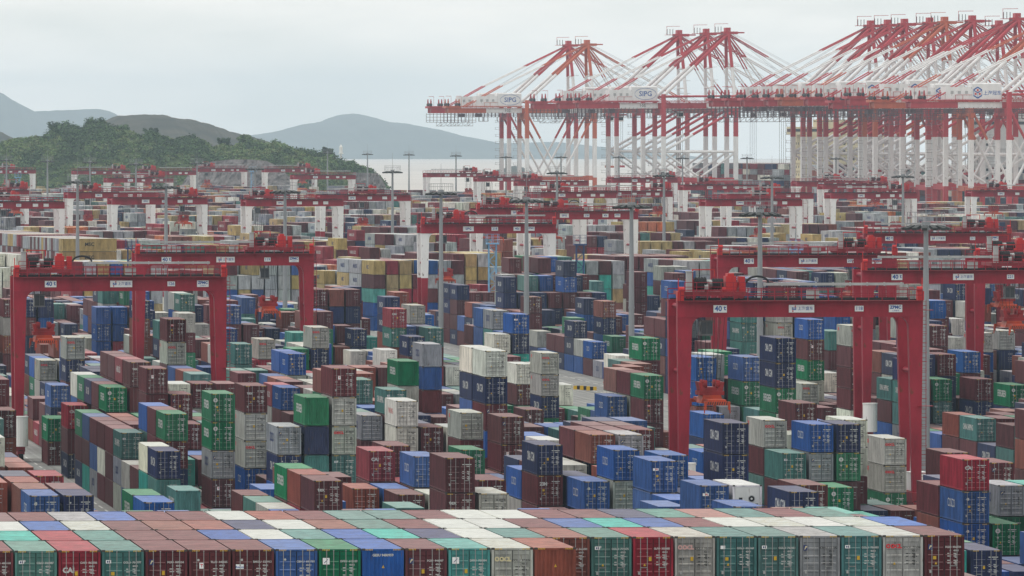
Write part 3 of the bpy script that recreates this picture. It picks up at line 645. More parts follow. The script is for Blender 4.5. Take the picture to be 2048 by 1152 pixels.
for i in np.argsort(-depth):
    c = corner[i]
    x0, y0 = c.min(0); x1, y1 = c.max(0)
    if x1 < 0 or x0 >= 1024 or y1 < 0 or y0 >= 576: continue
    hp = hull(c); m = len(hp)
    for yy in range(max(0, int(y0)), min(575, int(y1)) + 1):
        yc = yy + 0.5; xs = []
        for k in range(m):
            (ax, ay), (bx_, by_) = hp[k], hp[(k + 1) % m]
            if (ay <= yc) != (by_ <= yc): xs.append(ax + (yc - ay) / (by_ - ay) * (bx_ - ax))
        if len(xs) >= 2:
            a, e = int(max(0, round(min(xs)))), int(min(1024, round(max(xs))))
            if e > a: canvas[yy, a:e] = i
vis = np.bincount(canvas[canvas >= 0], minlength=nB)
order = np.argsort(-vis)
chosen = set(int(i) for i in order[:300] if vis[i] > 0)

# --- shared container parts (x 0..W across the door end, y 0 at the door end, z 0 at the floor)
def body_mesh():
    m = MB(); P = 0.15
    for x in (0, W_ - P):
        for y in (0, L_ - P): m.box(x, x + P, y, y + P, 0.0, H_)
    for x in (0.0, W_ - 0.09): m.box(x + 0.005, x + 0.085, P, L_ - P, 0.075, 0.19); m.box(x + 0.005, x + 0.085, P, L_ - P, H_ - 0.095, H_ - 0.03)
    m.box(P, W_ - P, 0.01, 0.13, 0.075, 0.17); m.box(P, W_ - P, 0.01, 0.13, H_ - 0.14, H_ - 0.035)
    m.box(P, W_ - P, L_ - 0.13, L_ - 0.01, 0.02, 0.15); m.box(P, W_ - P, L_ - 0.13, L_ - 0.01, H_ - 0.13, H_ - 0.01)
    m.quad((P, 0.1, 0.1), (W_ - P, 0.1, 0.1), (W_ - P, L_ - 0.1, 0.1), (P, L_ - 0.1, 0.1))
    m.quad((P, L_ - 0.06, 0.15), (P, L_ - 0.06, H_ - 0.13), (W_ - P, L_ - 0.06, H_ - 0.13), (W_ - P, L_ - 0.06, 0.15))
    return m.mesh('container_frame', PAINT)
def castings_mesh():
    m = MB()
    for x in (-0.004, W_ - 0.176):
        for y in (-0.006, L_ - 0.172):
            for z in (-0.004, H_ - 0.115): m.box(x, x + 0.18, y, y + 0.178, z, z + 0.119)
    return m.mesh('corner_castings', mat('casting_steel', (0.06, 0.055, 0.05), 0.7))
def corrugated(n, pitch_len, depth_):                    # points (s, t) of a trapezoid profile
    pts = []; w = pitch_len / n
    for k in range(n):
        s = k * w; pts += [(s, 0), (s + w * 0.3, 0), (s + w * 0.5, depth_), (s + w * 0.8, depth_)]
    pts.append((pitch_len, 0)); return pts
def side_mesh(right):
    m = MB(); x0 = W_ - 0.02 if right else 0.02; sg = -1 if right else 1
    pr = corrugated(42, L_ - 0.3, 0.036)
    for (a, p), (b_, q) in zip(pr, pr[1:]):
        A, B_ = (x0 + sg * p, 0.15 + a), (x0 + sg * q, 0.15 + b_); z0, z1 = 0.17, H_ - 0.075
        m.quad((A[0], A[1], z0), (A[0], A[1], z1), (B_[0], B_[1], z1), (B_[0], B_[1], z0)) if not right else m.quad((A[0], A[1], z0), (B_[0], B_[1], z0), (B_[0], B_[1], z1), (A[0], A[1], z1))
    return m.mesh('side_panel', PAINT)
def roof_mesh():
    m = MB(); pr = corrugated(40, L_ - 0.1, 0.03)
    for (a, p), (b_, q) in zip(pr, pr[1:]):
        m.quad((0.02, 0.05 + a, H_ - 0.026 - p), (W_ - 0.02, 0.05 + a, H_ - 0.026 - p), (W_ - 0.02, 0.05 + b_, H_ - 0.026 - q), (0.02, 0.05 + b_, H_ - 0.026 - q))
    return m.mesh('roof', PAINT)
def door_mesh(x0, x1, bars=False):
    m = MB(); z0, z1, y = 0.19, H_ - 0.165, 0.05; x0 += 0.012; x1 -= 0.012
    prof = [(z0, 0), (z0 + 0.14, 0)]; n = 5; hh = (z1 - z0 - 0.28) / n
    for k in range(n):
        a = z0 + 0.14 + k * hh; prof += [(a + 0.03, 0.055), (a + hh - 0.12, 0.055), (a + hh - 0.09, 0.0), (a + hh, 0.0)]
    prof += [(z1, 0)]
    for (a, p), (b_, q) in zip(prof, prof[1:]): m.quad((x0 + 0.06, y + p, a), (x1 - 0.06, y + p, a), (x1 - 0.06, y + q, b_), (x0 + 0.06, y + q, b_))
    m.box(x0 + 0.012, x0 + 0.06, y - 0.004, y + 0.06, z0, z1); m.box(x1 - 0.06, x1 - 0.012, y - 0.004, y + 0.06, z0, z1)
    m.box(x0 - 0.03, x1 + 0.03, y + 0.062, y + 0.07, z0 - 0.03, z1 + 0.03, 1)          # rubber gasket behind
    return m.mesh('door', [PAINT, DARK])
DX = (0.16, W_ / 2 - 0.004, W_ / 2 + 0.004, W_ - 0.16)
BARX = (0.45, 0.86, W_ - 0.86, W_ - 0.45)
def bar_mesh(x, handle):
    m = MB(); m.tube((x, 0.012, 0.06), (x, 0.012, H_ - 0.06), 0.021, n=6)
    for z in (0.09, 0.9, 1.95, H_ - 0.09): m.box(x - 0.04, x + 0.04, 0.004, 0.046, z - 0.025, z + 0.025)
    if handle: m.box(x - 0.30 if handle < 0 else x, x if handle < 0 else x + 0.30, -0.012, 0.008, 1.0, 1.05)
    return m.mesh('locking_bar', BARS)
def wall_mesh():
    m = MB(); pr = corrugated(9, W_ - 0.3, 0.045)
    for (a, p), (b_, q) in zip(pr, pr[1:]): m.quad((0.15 + a, 0.02 + p, 0.15), (0.15 + b_, 0.02 + q, 0.15), (0.15 + b_, 0.02 + q, H_ - 0.13), (0.15 + a, 0.02 + p, H_ - 0.13))
    return m.mesh('end_wall', PAINT)
def stripe_mesh():
    m = MB()
    for x0 in (0.19, W_ - 0.62):
        for k in range(5): m.poly([(x0 + k * 0.09, 0.006, H_ - 0.115), (x0 + k * 0.09 + 0.045, 0.006, H_ - 0.115), (x0 + k * 0.09 + 0.075, 0.006, H_ - 0.025), (x0 + k * 0.09 + 0.03, 0.006, H_ - 0.025)])
    return m.mesh('hazard_stripes', YELLOW_P)
def reefer_unit():
    m = MB(); y = 0.03
    m.box(0.18, W_ - 0.18, y, y + 0.05, 0.16, H_ - 0.15, 0)                # white end plate
    m.box(0.32, W_ - 0.32, y - 0.012, y, 0.25, 1.35, 1)                     # dark machinery bay
    for cx_, cz_, r_ in ((W_ / 2 + 0.35, 1.75, 0.30),): m.tube((cx_, y - 0.03, cz_), (cx_, y, cz_), r_, 2, n=14); m.tube((cx_, y - 0.04, cz_), (cx_, y - 0.028, cz_), r_ * 0.8, 1, n=14); m.tube((cx_, y - 0.05, cz_), (cx_, y - 0.03, cz_), r_ * 0.3, 0, n=10)
    m.box(0.5, 0.8, y - 0.02, y, 1.62, 1.85, 1); m.box(0.4, 1.0, y - 0.03, y - 0.012, 0.9, 1.15, 2); m.box(1.1, 1.95, y - 0.03, y - 0.012, 0.35, 0.6, 2); m.box(0.42, 0.75, y - 0.03, y - 0.012, 0.3, 0.7, 0)
    return m.mesh('refrigeration_unit', [mat('reefer_white', (0.7, 0.7, 0.68), 0.5, rust=0.6), BLACK, STEEL])
def marks_mesh(kind, tone, plate=True):                             # printed data: dashes, stickers, warning triangles
    m = MB(); y = 0.03; r = random.Random(kind * 13 + 5)
    x = W_ / 2 + 0.18; z = 2.30
    if plate: m.box(x, x + 0.16, y, y + 0.004, z, z + 0.07, 0); m.box(x + 0.25, x + 0.75, y, y + 0.004, z, z + 0.07, 0); m.box(x + 0.35, x + 0.6, y, y + 0.004, z - 0.14, z - 0.08, 0)
    for k in range(4):
        zz = 1.75 - k * 0.16 - (0.1 if k > 1 else 0)
        m.box(x, x + r.uniform(0.12, 0.28), y, y + 0.004, zz, zz + 0.05, 0); m.box(x + 0.38, x + 0.38 + r.uniform(0.15, 0.3), y, y + 0.004, zz, zz + 0.05, 0); m.box(x + 0.45, x + 0.45 + r.uniform(0.1, 0.25), y, y + 0.004, zz - 0.07, zz - 0.03, 0)
    if kind % 3 != 1: m.poly([(0.62, y, 1.12), (0.78, y, 1.12), (0.70, y, 1.28)], 1)
    if kind % 2 == 0: m.box(0.52, 0.72, y, y + 0.004, 1.42, 1.62, 1) if kind % 4 else m.box(0.95, 1.12, y, y + 0.004, 1.42, 1.66, 1)
    m.box(0.30, 0.42, y, y + 0.004, 0.60, 0.78, 2)
    if kind in (1, 4): m.box(0.3, 0.55, y, y + 0.004, 1.5, 1.56, 0)
    if kind in (3, 5): m.tube((0.55, y - 0.002, 2.28), (0.55, y + 0.003, 2.28), 0.07, 0, n=10)
    return m.mesh('door_markings', [tone, YELLOW_P, STEEL])
def disc_mesh():
    m = MB(); m.tube((0.46, 0.008, 2.22), (0.46, 0.02, 2.22), 0.22, 0, n=18); m.tube((0.46, 0.002, 2.22), (0.46, 0.006, 2.22), 0.07, 1, n=12); m.tube((0.46, 0.008, 1.62), (0.46, 0.02, 1.62), 0.09, 0, n=12)
    return m.mesh('round_emblem', [MARK_W, mat('emblem_green', (0.01, 0.2, 0.09), 0.6)])
def logo_mesh(kind):
    m = MB(); y = 0.008
    if kind == 'f': m.box(0.22, 0.50, y, y + 0.02, 2.0, 2.33, 0); m.poly([(0.27, y - 0.002, 2.06), (0.32, y - 0.002, 2.06), (0.36, y - 0.002, 2.17), (0.45, y - 0.002, 2.20), (0.47, y - 0.002, 2.27), (0.33, y - 0.002, 2.27)], 1)
    if kind == 'box': m.box(0.22, 0.52, y, y + 0.02, 2.12, 2.31, 1); m.box(0.28, 0.36, y - 0.002, y, 2.16, 2.27, 0); m.box(0.39, 0.47, y - 0.002, y, 2.16, 2.27, 0)
    if kind == 'white': m.box(0.22, 0.62, y, y + 0.02, 1.98, 2.36, 1); m.beam((0.30, y - 0.002, 2.06), (0.52, y - 0.002, 2.28), 0.004, 0.035, 0)
    if kind == 'tee': m.box(0.60, 0.88, y, y + 0.02, 1.78, 2.12, 1); m.box(0.66, 0.82, y - 0.002, y, 2.0, 2.05, 2); m.box(0.72, 0.76, y - 0.002, y, 1.86, 2.0, 2)
    return m.mesh('logo_plate', [MARK_N, MARK_PALE if kind == 'f' else SIGN_W, MARK_R])
CM = dict(frame=body_mesh(), castings=castings_mesh(), left=side_mesh(False), right=side_mesh(True), roof=roof_mesh(), d0=door_mesh(DX[0], DX[1]), d1=door_mesh(DX[2], DX[3]), wall=wall_mesh(), stripes=stripe_mesh(), reefer=reefer_unit(), disc=disc_mesh())
CM['bars'] = [bar_mesh(BARX[0], 1), bar_mesh(BARX[1], -1), bar_mesh(BARX[2], 1), bar_mesh(BARX[3], -1)]
MARKS = {(k, tn): marks_mesh(k, tm) for k in range(6) for tn, tm in (('w', MARK_W), ('k', MARK_K))}
MARKS.update({(k, tn, 0): marks_mesh(k, tm, False) for k in range(6) for tn, tm in (('w', MARK_W), ('k', MARK_K))})
LOGO = {k: logo_mesh(k) for k in ('f', 'box', 'white', 'tee')}
IDS = {('front', 0): ['', 'OOLU 870034 9', 'DFSU 720004 0', 'FCIU 944907 6', 'GESU 9480959', 'DFSU 615129 2', 'CBHU 601750 0', 'BMOU 523913 4', 'TLLU 448035 0', 'FCIU 959134 8', 'CCLU 701777 3', 'CAIU 862506 9', 'CSLU 828887 2', 'TGHU 405118 5'],
       ('front', 1): ['FCIU 956734 0', 'OOCU 776243 6', 'CCLU 706005 2', 'CBHU 151582 0', 'CCLU 766051 3', 'CCLU 326168 8', 'OOLU 938207 2', 'SLFU 303485 8', 'CCLU 719676 3', 'TCNU 566490 9']}
FRONT_LOGO = {('front', 0): {1: 'OF', 2: 'white', 3: 'f', 5: 'white', 7: 'Beacon', 8: 'tee', 9: 'f', 10: 'box', 11: 'CAI', 12: 'box'}, ('front', 1): {0: 'f', 1: 'OOCL', 2: 'box', 3: 'f', 4: 'box', 5: 'white2', 6: 'OP', 7: '', 8: 'box', 9: ''}}
def nth(k): return ORD[k] if k < len(ORD) else str(k + 1)
PLACE = {0: 'in the corner block', 1: 'in the left-hand block', 2: 'in the middle block', 3: 'in the right-hand block', 4: 'in the block beyond the masts', 5: 'in the outer block', 6: 'in the outer block', 7: 'in the outer block'}
def neighbour(i):                                        # colours seen directly to the left and right of the box in the picture
    ys, xs = np.nonzero(canvas == i); r_ = int(np.median(ys)); row = xs[ys == r_]
    out = []
    for x, st in ((row.min(), -1), (row.max(), 1)):
        q = x + st * 2; k = canvas[r_, q] if 0 <= q < 1024 else -1
        out.append(CNAME[boxes[k]['code']] if k >= 0 else 'none')
    return out, int(xs.mean()), int(ys.mean())
above = {(b['where'][0],) + b['where'][1:4] + (b['where'][4],): b['code'] for b in boxes if b['where'][0] == 'lane'}
LABEL = {}
groups_ = {}
for i in sorted(chosen):
    b = boxes[i]; w, c = b['where'], CNAME[b['code']]; (lf, rt), mx_, my_ = neighbour(i)
    if w[0] == 'front' and w[3] == 5: LABEL[i] = f"{c} container, {nth(w[2])} from the right end, {('front', 'second', 'third', 'back')[w[1]]} row of the flat-topped block"; continue
    if w[0] == 'lane':
        below = w[5] - 1 - w[4]
        bc = slots[(w[1], w[2], w[3])]; ci = below
        pos = ('topmost' if len(bc) > 1 else 'single') + (f" over {CNAME[bc[1]]}" if len(bc) > 1 else '') if below == 0 else f"under {CNAME[bc[ci - 1]]}"
        t = f"{c} container {pos}, {PLACE[w[1]]}"
    elif w[0] == 'across': t = f"{c} container lying crosswise, {nth(w[3])} tier of the {('nearer tall', 'farther tall', 'low')[w[1]]} crosswise stack"
    elif w[0] == 'front': t = f"{c} container under the edge of the flat-topped block"
    else: t = f"{c} container in the turned yard beyond the cross road"
    s = (f", {lf} at its left" if lf != 'none' else '') + (f", {rt} at its right" if rt != 'none' else '')
    if w[0] == 'lane' and len((t + s).split()) <= 16: t += s
    groups_.setdefault(t, []).append((mx_, my_, i))
for t, L in groups_.items():
    L.sort()
    for k, (mx_, my_, i) in enumerate(L):
        if len(L) == 1: LABEL[i] = t
        else:
            q = f", {nth(k)} from left" if len(L) > 1 else ''
            base_t = t
            while len((base_t + q).split()) > 16: base_t = base_t.rsplit(',', 1)[0]
            LABEL[i] = base_t + q
dup = {}
for i, t in LABEL.items(): dup.setdefault(t, []).append(i)
for t, L in dup.items():
    if len(L) > 1:
        for k, i in enumerate(sorted(L, key=lambda i: depth[i])): LABEL[i] = (t.rsplit(',', 1)[0] if len(t.split()) > 13 else t) + f", {nth(k)} nearest such"
def label_of(b): return LABEL[b['id']]
def side_text(c, r):
    if c == 'G': return text_mesh('EVERGREEN', 1.15, 'side', MARK_W, 0.03)
    if c == 'N': return text_mesh('CMA CGM', 1.2, 'side', MARK_W, 0.02)
    if c == 'B': return text_mesh('COSCO', 1.1, 'side', MARK_W, 0.0)
    if c == 'C': return text_mesh('COSCO', 1.25, 'side', MARK_N, 0.03)
    if c == 'T' and r < 0.7: return text_mesh('CHINA SHIPPING', 0.95, 'side', MARK_W, 0.03)
    if c == 'W' and r < 0.5: return text_mesh('YANG MING', 0.85, 'side', MARK_R, 0.0)
    if c == 'A': return text_mesh('Hapag-Lloyd', 0.95, 'side', MARK_N, 0.01)
    if c == 'Y': return text_mesh('MSC', 1.1, 'side', MARK_K, 0.03)
    if c == 'S': return text_mesh('MAERSK', 1.1, 'side', MARK_K, 0.02)
    return None
def build_container(i, full):
    b = boxes[i]; c = b['code']; rr = random.Random(i * 3 + 1); w = b['where']
    j = rr.uniform(0.86, 1.16); base = tuple(min(0.8, v * j * rr.uniform(0.95, 1.05)) for v in PAL[c]); lum = sum(base) / 3; fd = max(0.0, rr.uniform(-0.15, 0.22)); base = tuple(v * (1 - fd) + (lum * 1.25 + 0.02) * fd for v in base)
    reefer = c == 'X'
    root = thing('refrigerated_container' if reefer else 'shipping_container', label_of(b), 'container', (b['X'], b['Y'], b['z'] + 0.006), 'refrigerated containers in the stacks' if reefer else 'stacked shipping containers', b['rot'])
    fr = link('frame', CM['frame'], root, color=base)
    link('side_panel', CM['left'], root, color=base); link('side_panel', CM['right'], root, color=base); link('roof', CM['roof'], root, color=base)
    if full: link('corner_castings', CM['castings'], root)['kind'] = 'stuff'
    key = (w[0], w[1]); idx = w[2] if w[0] == 'front' and w[3] == 5 else -1
    if reefer: link('refrigeration_unit', CM['reefer'], root)
    elif b['wall']:
        link('end_wall', CM['wall'], root, color=base)
        if key == ('front', 0): link('hazard_stripes', CM['stripes'], root)['kind'] = 'stuff'; link('warning_sticker', MB().poly([(1.15, 0.014, 1.75), (1.31, 0.014, 1.75), (1.23, 0.014, 1.93)]).mesh('warning_sticker', YELLOW_P), root)
        if idx == 4: link('lettering', text_mesh('GESU 9480959', 0.2, 'front', MARK_W, 0.008), root, (W_ / 2, 0.012, 2.5))
    else:
        doors = [link('door', CM['d0'], root, color=base), link('door', CM['d1'], root, color=base)]
        for k in range(4): link('locking_bar', CM['bars'][k], doors[k // 2])
        link('hazard_stripes', CM['stripes'], root)['kind'] = 'stuff'
        tone = 'k' if c in 'OCWSY' else 'w'
        link('door_markings', MARKS[(rr.randrange(6), tone, 0) if idx >= 0 else (rr.randrange(6), tone)], doors[1])['kind'] = 'stuff'
        tm = MARK_K if tone == 'k' else MARK_W
        fl = FRONT_LOGO.get(key, {}).get(idx) if idx >= 0 else None
        if idx >= 0 and idx < len(IDS.get(key, [])) and IDS[key][idx]:
            p = IDS[key][idx].split(' ', 1); link('lettering', text_mesh(p[0] + '  ' + p[1], 0.17, 'front', tm, 0.004), doors[1], (W_ - 0.62, 0.004, 2.16)); link('lettering', text_mesh('45G1', 0.15, 'front', tm, 0.004), doors[1], (W_ - 0.5, 0.004, 1.95))
        if fl in LOGO: link('logo_plate', LOGO[fl], doors[0])
        elif fl == 'white2': link('logo_plate', MB().box(0.24, 0.52, 0.008, 0.03, 2.12, 2.32).mesh('logo_plate', SIGN_W), doors[0])
        elif fl == 'CAI': link('lettering', text_mesh('CAI', 0.42, 'front', MARK_W, 0.02), doors[0], (0.58, 0.004, 1.72))
        elif fl == 'Beacon': link('logo_plate', MB().box(0.2, 0.66, 0.008, 0.03, 1.75, 2.02).mesh('logo_plate', SIGN_W), doors[0]); link('lettering', text_mesh('Beacon', 0.16, 'front', SIGN_B, 0.004), doors[0], (0.43, 0.004, 1.86))
        elif fl in ('OF', 'OP', 'OOCL') or (c == 'O' and rr.random() < 0.8):
            link('lettering', text_mesh('OOCL', 0.34, 'front', {'OF': MARK_PALE, 'OP': MARK_PINK}.get(fl, MARK_R), 0.02), doors[0], (0.66, 0.002, 2.22))
        elif c == 'G' and rr.random() < 0.8: link('round_emblem', CM['disc'], doors[0])
        elif c == 'M' and w[0] == 'lane':
            q = rr.random()
            if q < 0.25: link('lettering', text_mesh('tex', 0.44, 'front', MARK_W, 0.012), doors[0], (0.62, 0.002, 2.12))
            elif q < 0.45: link('logo_plate', LOGO['f'], doors[0])
            elif q < 0.6: link('logo_plate', LOGO['tee'], doors[0])
            elif q < 0.7: link('logo_plate', MB().box(0.5, 0.86, 0.006, 0.02, 2.0, 2.26).mesh('logo_plate', MARK_R), doors[0]); link('lettering', text_mesh('TAL', 0.2, 'front', SIGN_W, 0.006), doors[0], (0.68, 0.002, 2.14))
            elif q < 0.72: link('lettering', text_mesh('ZIM', 0.42, 'front', MARK_W, 0.02), doors[0], (0.62, 0.002, 2.1))
        elif c == 'R' and w[0] == 'lane': link('lettering', text_mesh('CAI', 0.42, 'front', MARK_W, 0.02), doors[0], (0.58, 0.002, 2.1))
        elif c == 'C': link('logo_plate', LOGO['f'], doors[0])
        elif c == 'T': link('logo_plate', LOGO['box'], doors[0])
        elif c == 't': link('logo_plate', LOGO['white'], doors[0])
        elif c in 'P': link('logo_plate', MB().box(0.24, 0.74, 0.006, 0.02, 2.0, 2.22).mesh('logo_plate', SIGN_W), doors[0]); link('lettering', text_mesh('PIL', 0.19, 'front', MARK_R, 0.008), doors[0], (0.58, 0.002, 2.11))
        elif c == 'B' and rr.random() < 0.7: link('logo_plate', MB().tube((0.5, 0.006, 2.2), (0.5, 0.012, 2.2), 0.13, n=16).mesh('logo_plate', MARK_W), doors[0])
    st = side_text(c, rr.random())
    if st and (w[0] != 'front'):
        link('side_lettering', st, root, (0.012, L_ * (0.5 if c != 'N' else 0.42), 1.6))
    if c == 'O' and w[0] != 'front': link('side_lettering', text_mesh('OO', 0.55, 'side', MARK_R, 0.05), root, (0.012, L_ - 1.6, 2.25))
for i in sorted(chosen): build_container(i, vis[i] > 260)

# --- all other containers: past the three hundred that show largest, one object
def quad_list(level, wall):
    q = []                                              # (4 corners, colour mode) in box units: metres, z scaled by height
    W, L, H = W_, L_, 1.0
    def Q(a, b_, c, d, m=0): q.append(((a, b_, c, d), m))
    B0, H = 0.022, 0.988; Q((0, 0, B0), (0, 0, H), (0, L, H), (0, L, B0)); Q((W, 0, B0), (W, L, B0), (W, L, H), (W, 0, H)); Q((0, 0, H), (W, 0, H), (W, L, H), (0, L, H)); Q((0, L, B0), (0, L, H), (W, L, H), (W, L, B0))
    if level == 0: Q((0, 0, B0), (W, 0, B0), (W, 0, H), (0, 0, H)); return q
    e, y = 0.13, 0.06
    zb, zt = 0.055, 1 - 0.045
    Q((0, 0, 0), (e, 0, 0), (e, 0, H), (0, 0, H)); Q((W - e, 0, 0), (W, 0, 0), (W, 0, H), (W - e, 0, H)); Q((e, 0, B0), (W - e, 0, B0), (W - e, 0, zb), (e, 0, zb)); Q((e, 0, zt), (W - e, 0, zt), (W - e, 0, H), (e, 0, H))
    Q((e, 0, zb), (e, y, zb), (e, y, zt), (e, 0, zt), 2); Q((W - e, y, zb), (W - e, 0, zb), (W - e, 0, zt), (W - e, y, zt), 2); Q((e, y, zt), (W - e, y, zt), (W - e, 0, zt), (e, 0, zt), 2)
    if wall:
        n = 8; w = (W - 2 * e) / n
        for k in range(n):
            a = e + k * w
            Q((a, y, zb), (a + w * .5, y, zb), (a + w * .5, y, zt), (a, y, zt)); Q((a + w * .5, y, zb), (a + w * .6, 0.01, zb), (a + w * .6, 0.01, zt), (a + w * .5, y, zt)); Q((a + w * .6, 0.01, zb), (a + w * .9, 0.01, zb), (a + w * .9, 0.01, zt), (a + w * .6, 0.01, zt)); Q((a + w * .9, 0.01, zb), (a + w, y, zb), (a + w, y, zt), (a + w * .9, 0.01, zt))
    else:
        n = 5; h = (zt - zb) / n
        for k in range(n):
            a = zb + k * h; Q((e, y, a), (W - e, y, a), (W - e, y, a + h * .75), (e, y, a + h * .75)); Q((e, y - 0.03, a + h * .75), (W - e, y - 0.03, a + h * .75), (W - e, y - 0.03, a + h), (e, y - 0.03, a + h)); Q((e, y, a + h * .75), (W - e, y, a + h * .75), (W - e, y - .03, a + h * .75), (e, y - .03, a + h * .75))
        for x in BARX: Q((x - .022, 0.004, 0.02), (x + .022, 0.004, 0.02), (x + .022, 0.004, 0.98), (x - .022, 0.004, 0.98), 1)
        Q((W / 2 - .018, 0.025, zb), (W / 2 + .018, 0.025, zb), (W / 2 + .018, 0.025, zt), (W / 2 - .018, 0.025, zt), 2)
        for (x, z, w, hh) in ((1.4, .79, .18, .03), (1.66, .79, .45, .03), (1.4, .6, .2, .022), (1.75, .6, .25, .022), (1.4, .52, .24, .022), (1.75, .52, .2, .022), (1.42, .43, .2, .02), (1.72, .4, .25, .02)): Q((x, 0.02, z), (x + w, 0.02, z), (x + w, 0.02, z + hh), (x, 0.02, z + hh), 3)
    return q
sv2, sc2 = [], []
tri_v, tri_f, tri_c = [], [], []
for level in (0, 1):
    for wall in (False, True):
        ids = [i for i in range(nB) if i not in chosen and boxes[i]['wall'] == wall and ((vis[i] >= 5) == (level == 1))]
        if not ids: continue
        q = quad_list(level, wall); T = np.array([a for a, _ in q], float).reshape(-1, 3); md = np.array([m for _, m in q])
        P = BX[ids]; c, s = np.cos(P[:, 3])[:, None], np.sin(P[:, 3])[:, None]
        x = P[:, 0:1] + T[None, :, 0] * c - T[None, :, 1] * s; y = P[:, 1:2] + T[None, :, 0] * s + T[None, :, 1] * c; z = P[:, 2:3] + T[None, :, 2] * P[:, 4:5]
        sv2.append(np.stack([x, y, z], -1).reshape(-1, 3))
        base = np.array([PAL[boxes[i]['code']] for i in ids]) * (0.82 + 0.38 * rng.random((len(ids), 1))) * (0.95 + 0.1 * rng.random((len(ids), 3))); fd_ = np.maximum(0, rng.uniform(-0.15, 0.25, (len(ids), 1))); base = base * (1 - fd_) + (base.mean(1, keepdims=True) * 1.25 + 0.02) * fd_
        cols = np.repeat(base[:, None, :], len(md), 1)
        cols[:, md == 1] = cols[:, md == 1] * 0.5 + 0.12; cols[:, md == 2] = 0.018; 
        light = (base.mean(1) < 0.25)[:, None, None]
        cols[:, md == 3] = np.where(light, 0.34, 0.09)
        sc2.append(np.repeat(cols.reshape(-1, 3), 4, 0))
SV, SC = np.concatenate(sv2), np.concatenate(sc2); nq = len(SV) // 4
me = bpy.data.meshes.new('containers'); me.vertices.add(len(SV)); me.vertices.foreach_set('co', SV.ravel().astype('f')); me.loops.add(len(SV)); me.loops.foreach_set('vertex_index', np.arange(len(SV), dtype='i'))
me.polygons.add(nq); me.polygons.foreach_set('loop_start', np.arange(0, nq * 4, 4, dtype='i'))
ca = me.color_attributes.new('Col', 'FLOAT_COLOR', 'CORNER'); ca.data.foreach_set('color', np.concatenate([SC, np.ones((len(SC), 1))], 1).ravel().astype('f'))
me.materials.append(PAINT_ATTR); me.update(); me.validate()
stuff = tag(link('container_yard', me), 'thousands of stacked containers of all colours filling the rest of the yard', 'containers', kind='stuff')
# company names on the long sides of those that show
names = MB()
for i in range(nB):
    b = boxes[i]; c = b['code']
    if i in chosen or vis[i] < 14 or c not in 'SYRGNAC': continue
    s, mi = {'S': ('MAERSK', 1), 'Y': ('MSC', 1), 'R': ('HAMBURG SÜD', 0), 'G': ('EVERGREEN', 0), 'N': ('CMA CGM', 0), 'A': ('Hapag-Lloyd', 1), 'C': ('COSCO', 1)}[c]
    tm = text_mesh(s, 1.15 if c != 'R' else 1.0, 'side', MARK_W, 0.03)
    Mx = Matrix.Translation((b['X'], b['Y'], b['z'])) @ Matrix.Rotation(b['rot'], 4, 'Z') @ Matrix.Translation((-0.014, L_ / 2, 1.5))
    n0 = len(names.v); names.v += [tuple(Mx @ v.co) for v in tm.vertices]
    for p in tm.polygons: names.f.append(tuple(n0 + k for k in p.vertices)); names.m.append(mi)
ns = link('company_lettering', names.mesh('company_lettering', [MARK_W, MARK_N]), stuff); ns['kind'] = 'stuff'
print('boxes', nB, 'visible', int((vis > 0).sum()), 'smallest chosen', int(vis[order[299]]))

# ================================================================== YARD GANTRY CRANES (local x along the girder, -y towards the camera)
GX, GY, GH, GT = 12.5, 3.6, 1.75, 21.25 + 1.75            # leg offset, frame offset, girder height, girder top
def girder_mesh():
    m = MB(); m.box(-13.3, 13.3, -0.55, 0.55, UNDER, GT)
    m.box(-13.32, 13.32, -0.62, 0.62, GT - 0.12, GT + 0.01); m.box(-13.32, 13.32, -0.62, 0.62, UNDER - 0.02, UNDER + 0.06)
    for x in (-9, -4.5, 0, 4.5, 9): m.box(x - 0.05, x + 0.05, -0.575, 0.575, UNDER + 0.06, GT - 0.12)
    return m.mesh('girder', RED_P)
def rail_mesh():
    m = MB(); m.box(-13.1, 13.1, -0.12, 0.12, GT + 0.01, GT + 0.16); return m.mesh('trolley_rail', BLACK)
def leg_mesh(side, lower=None):
    """box leg, wide at the girder; lower: (z0, z1) cut of the height"""
    m = MB(); s = side
    def sec(z):
        t = z / UNDER; w_in = 0.45 + 0.55 * t; y = 0.42 + 0.13 * t
        a, b_ = (-0.55 - 0.25 * t, w_in - 0.2) if s < 0 else (-(w_in - 0.2), 0.55 + 0.25 * t)
        return (a, b_, -y, y, z)
    z0, z1 = lower or (1.9, UNDER)
    m.frustum(sec(z0), sec(z1))
    if z1 > UNDER - 0.1:                                # curved haunch at the girder
        x = 0.8 if s < 0 else -0.8; sg = 1 if s < 0 else -1; n = 5; pts = [(x, 0)]
        for k in range(n + 1): a = math.pi / 2 * k / n; pts.append((x + sg * 1.1 * (1 - math.cos(a)), -1.1 * (1 - math.sin(a))))
        for k in range(1, n + 1):
            (ax, az), (bx_, bz) = pts[k], pts[k + 1]
            for yy, fl in ((-0.5, False), (0.5, True)): m.poly([(x, yy, UNDER), (ax, yy, UNDER + az), (bx_, yy, UNDER + bz)])
            m.quad((ax, -0.5, UNDER + az), (bx_, -0.5, UNDER + bz), (bx_, 0.5, UNDER + bz), (ax, 0.5, UNDER + az))
    return m
def railing_mesh(length, hgt=1.1, step=1.5, r=0.045):
    m = MB(); n = max(1, int(length / step))
    for k in range(n + 1): x = -length / 2 + length * k / n; m.box(x - r, x + r, -r, r, 0, hgt)
    for z in (hgt * 0.5, hgt): m.box(-length / 2, length / 2, -r * 0.9, r * 0.9, z - r, z + r)
    return m
RT = {}
RT['girder'] = girder_mesh(); RT['rail'] = rail_mesh()
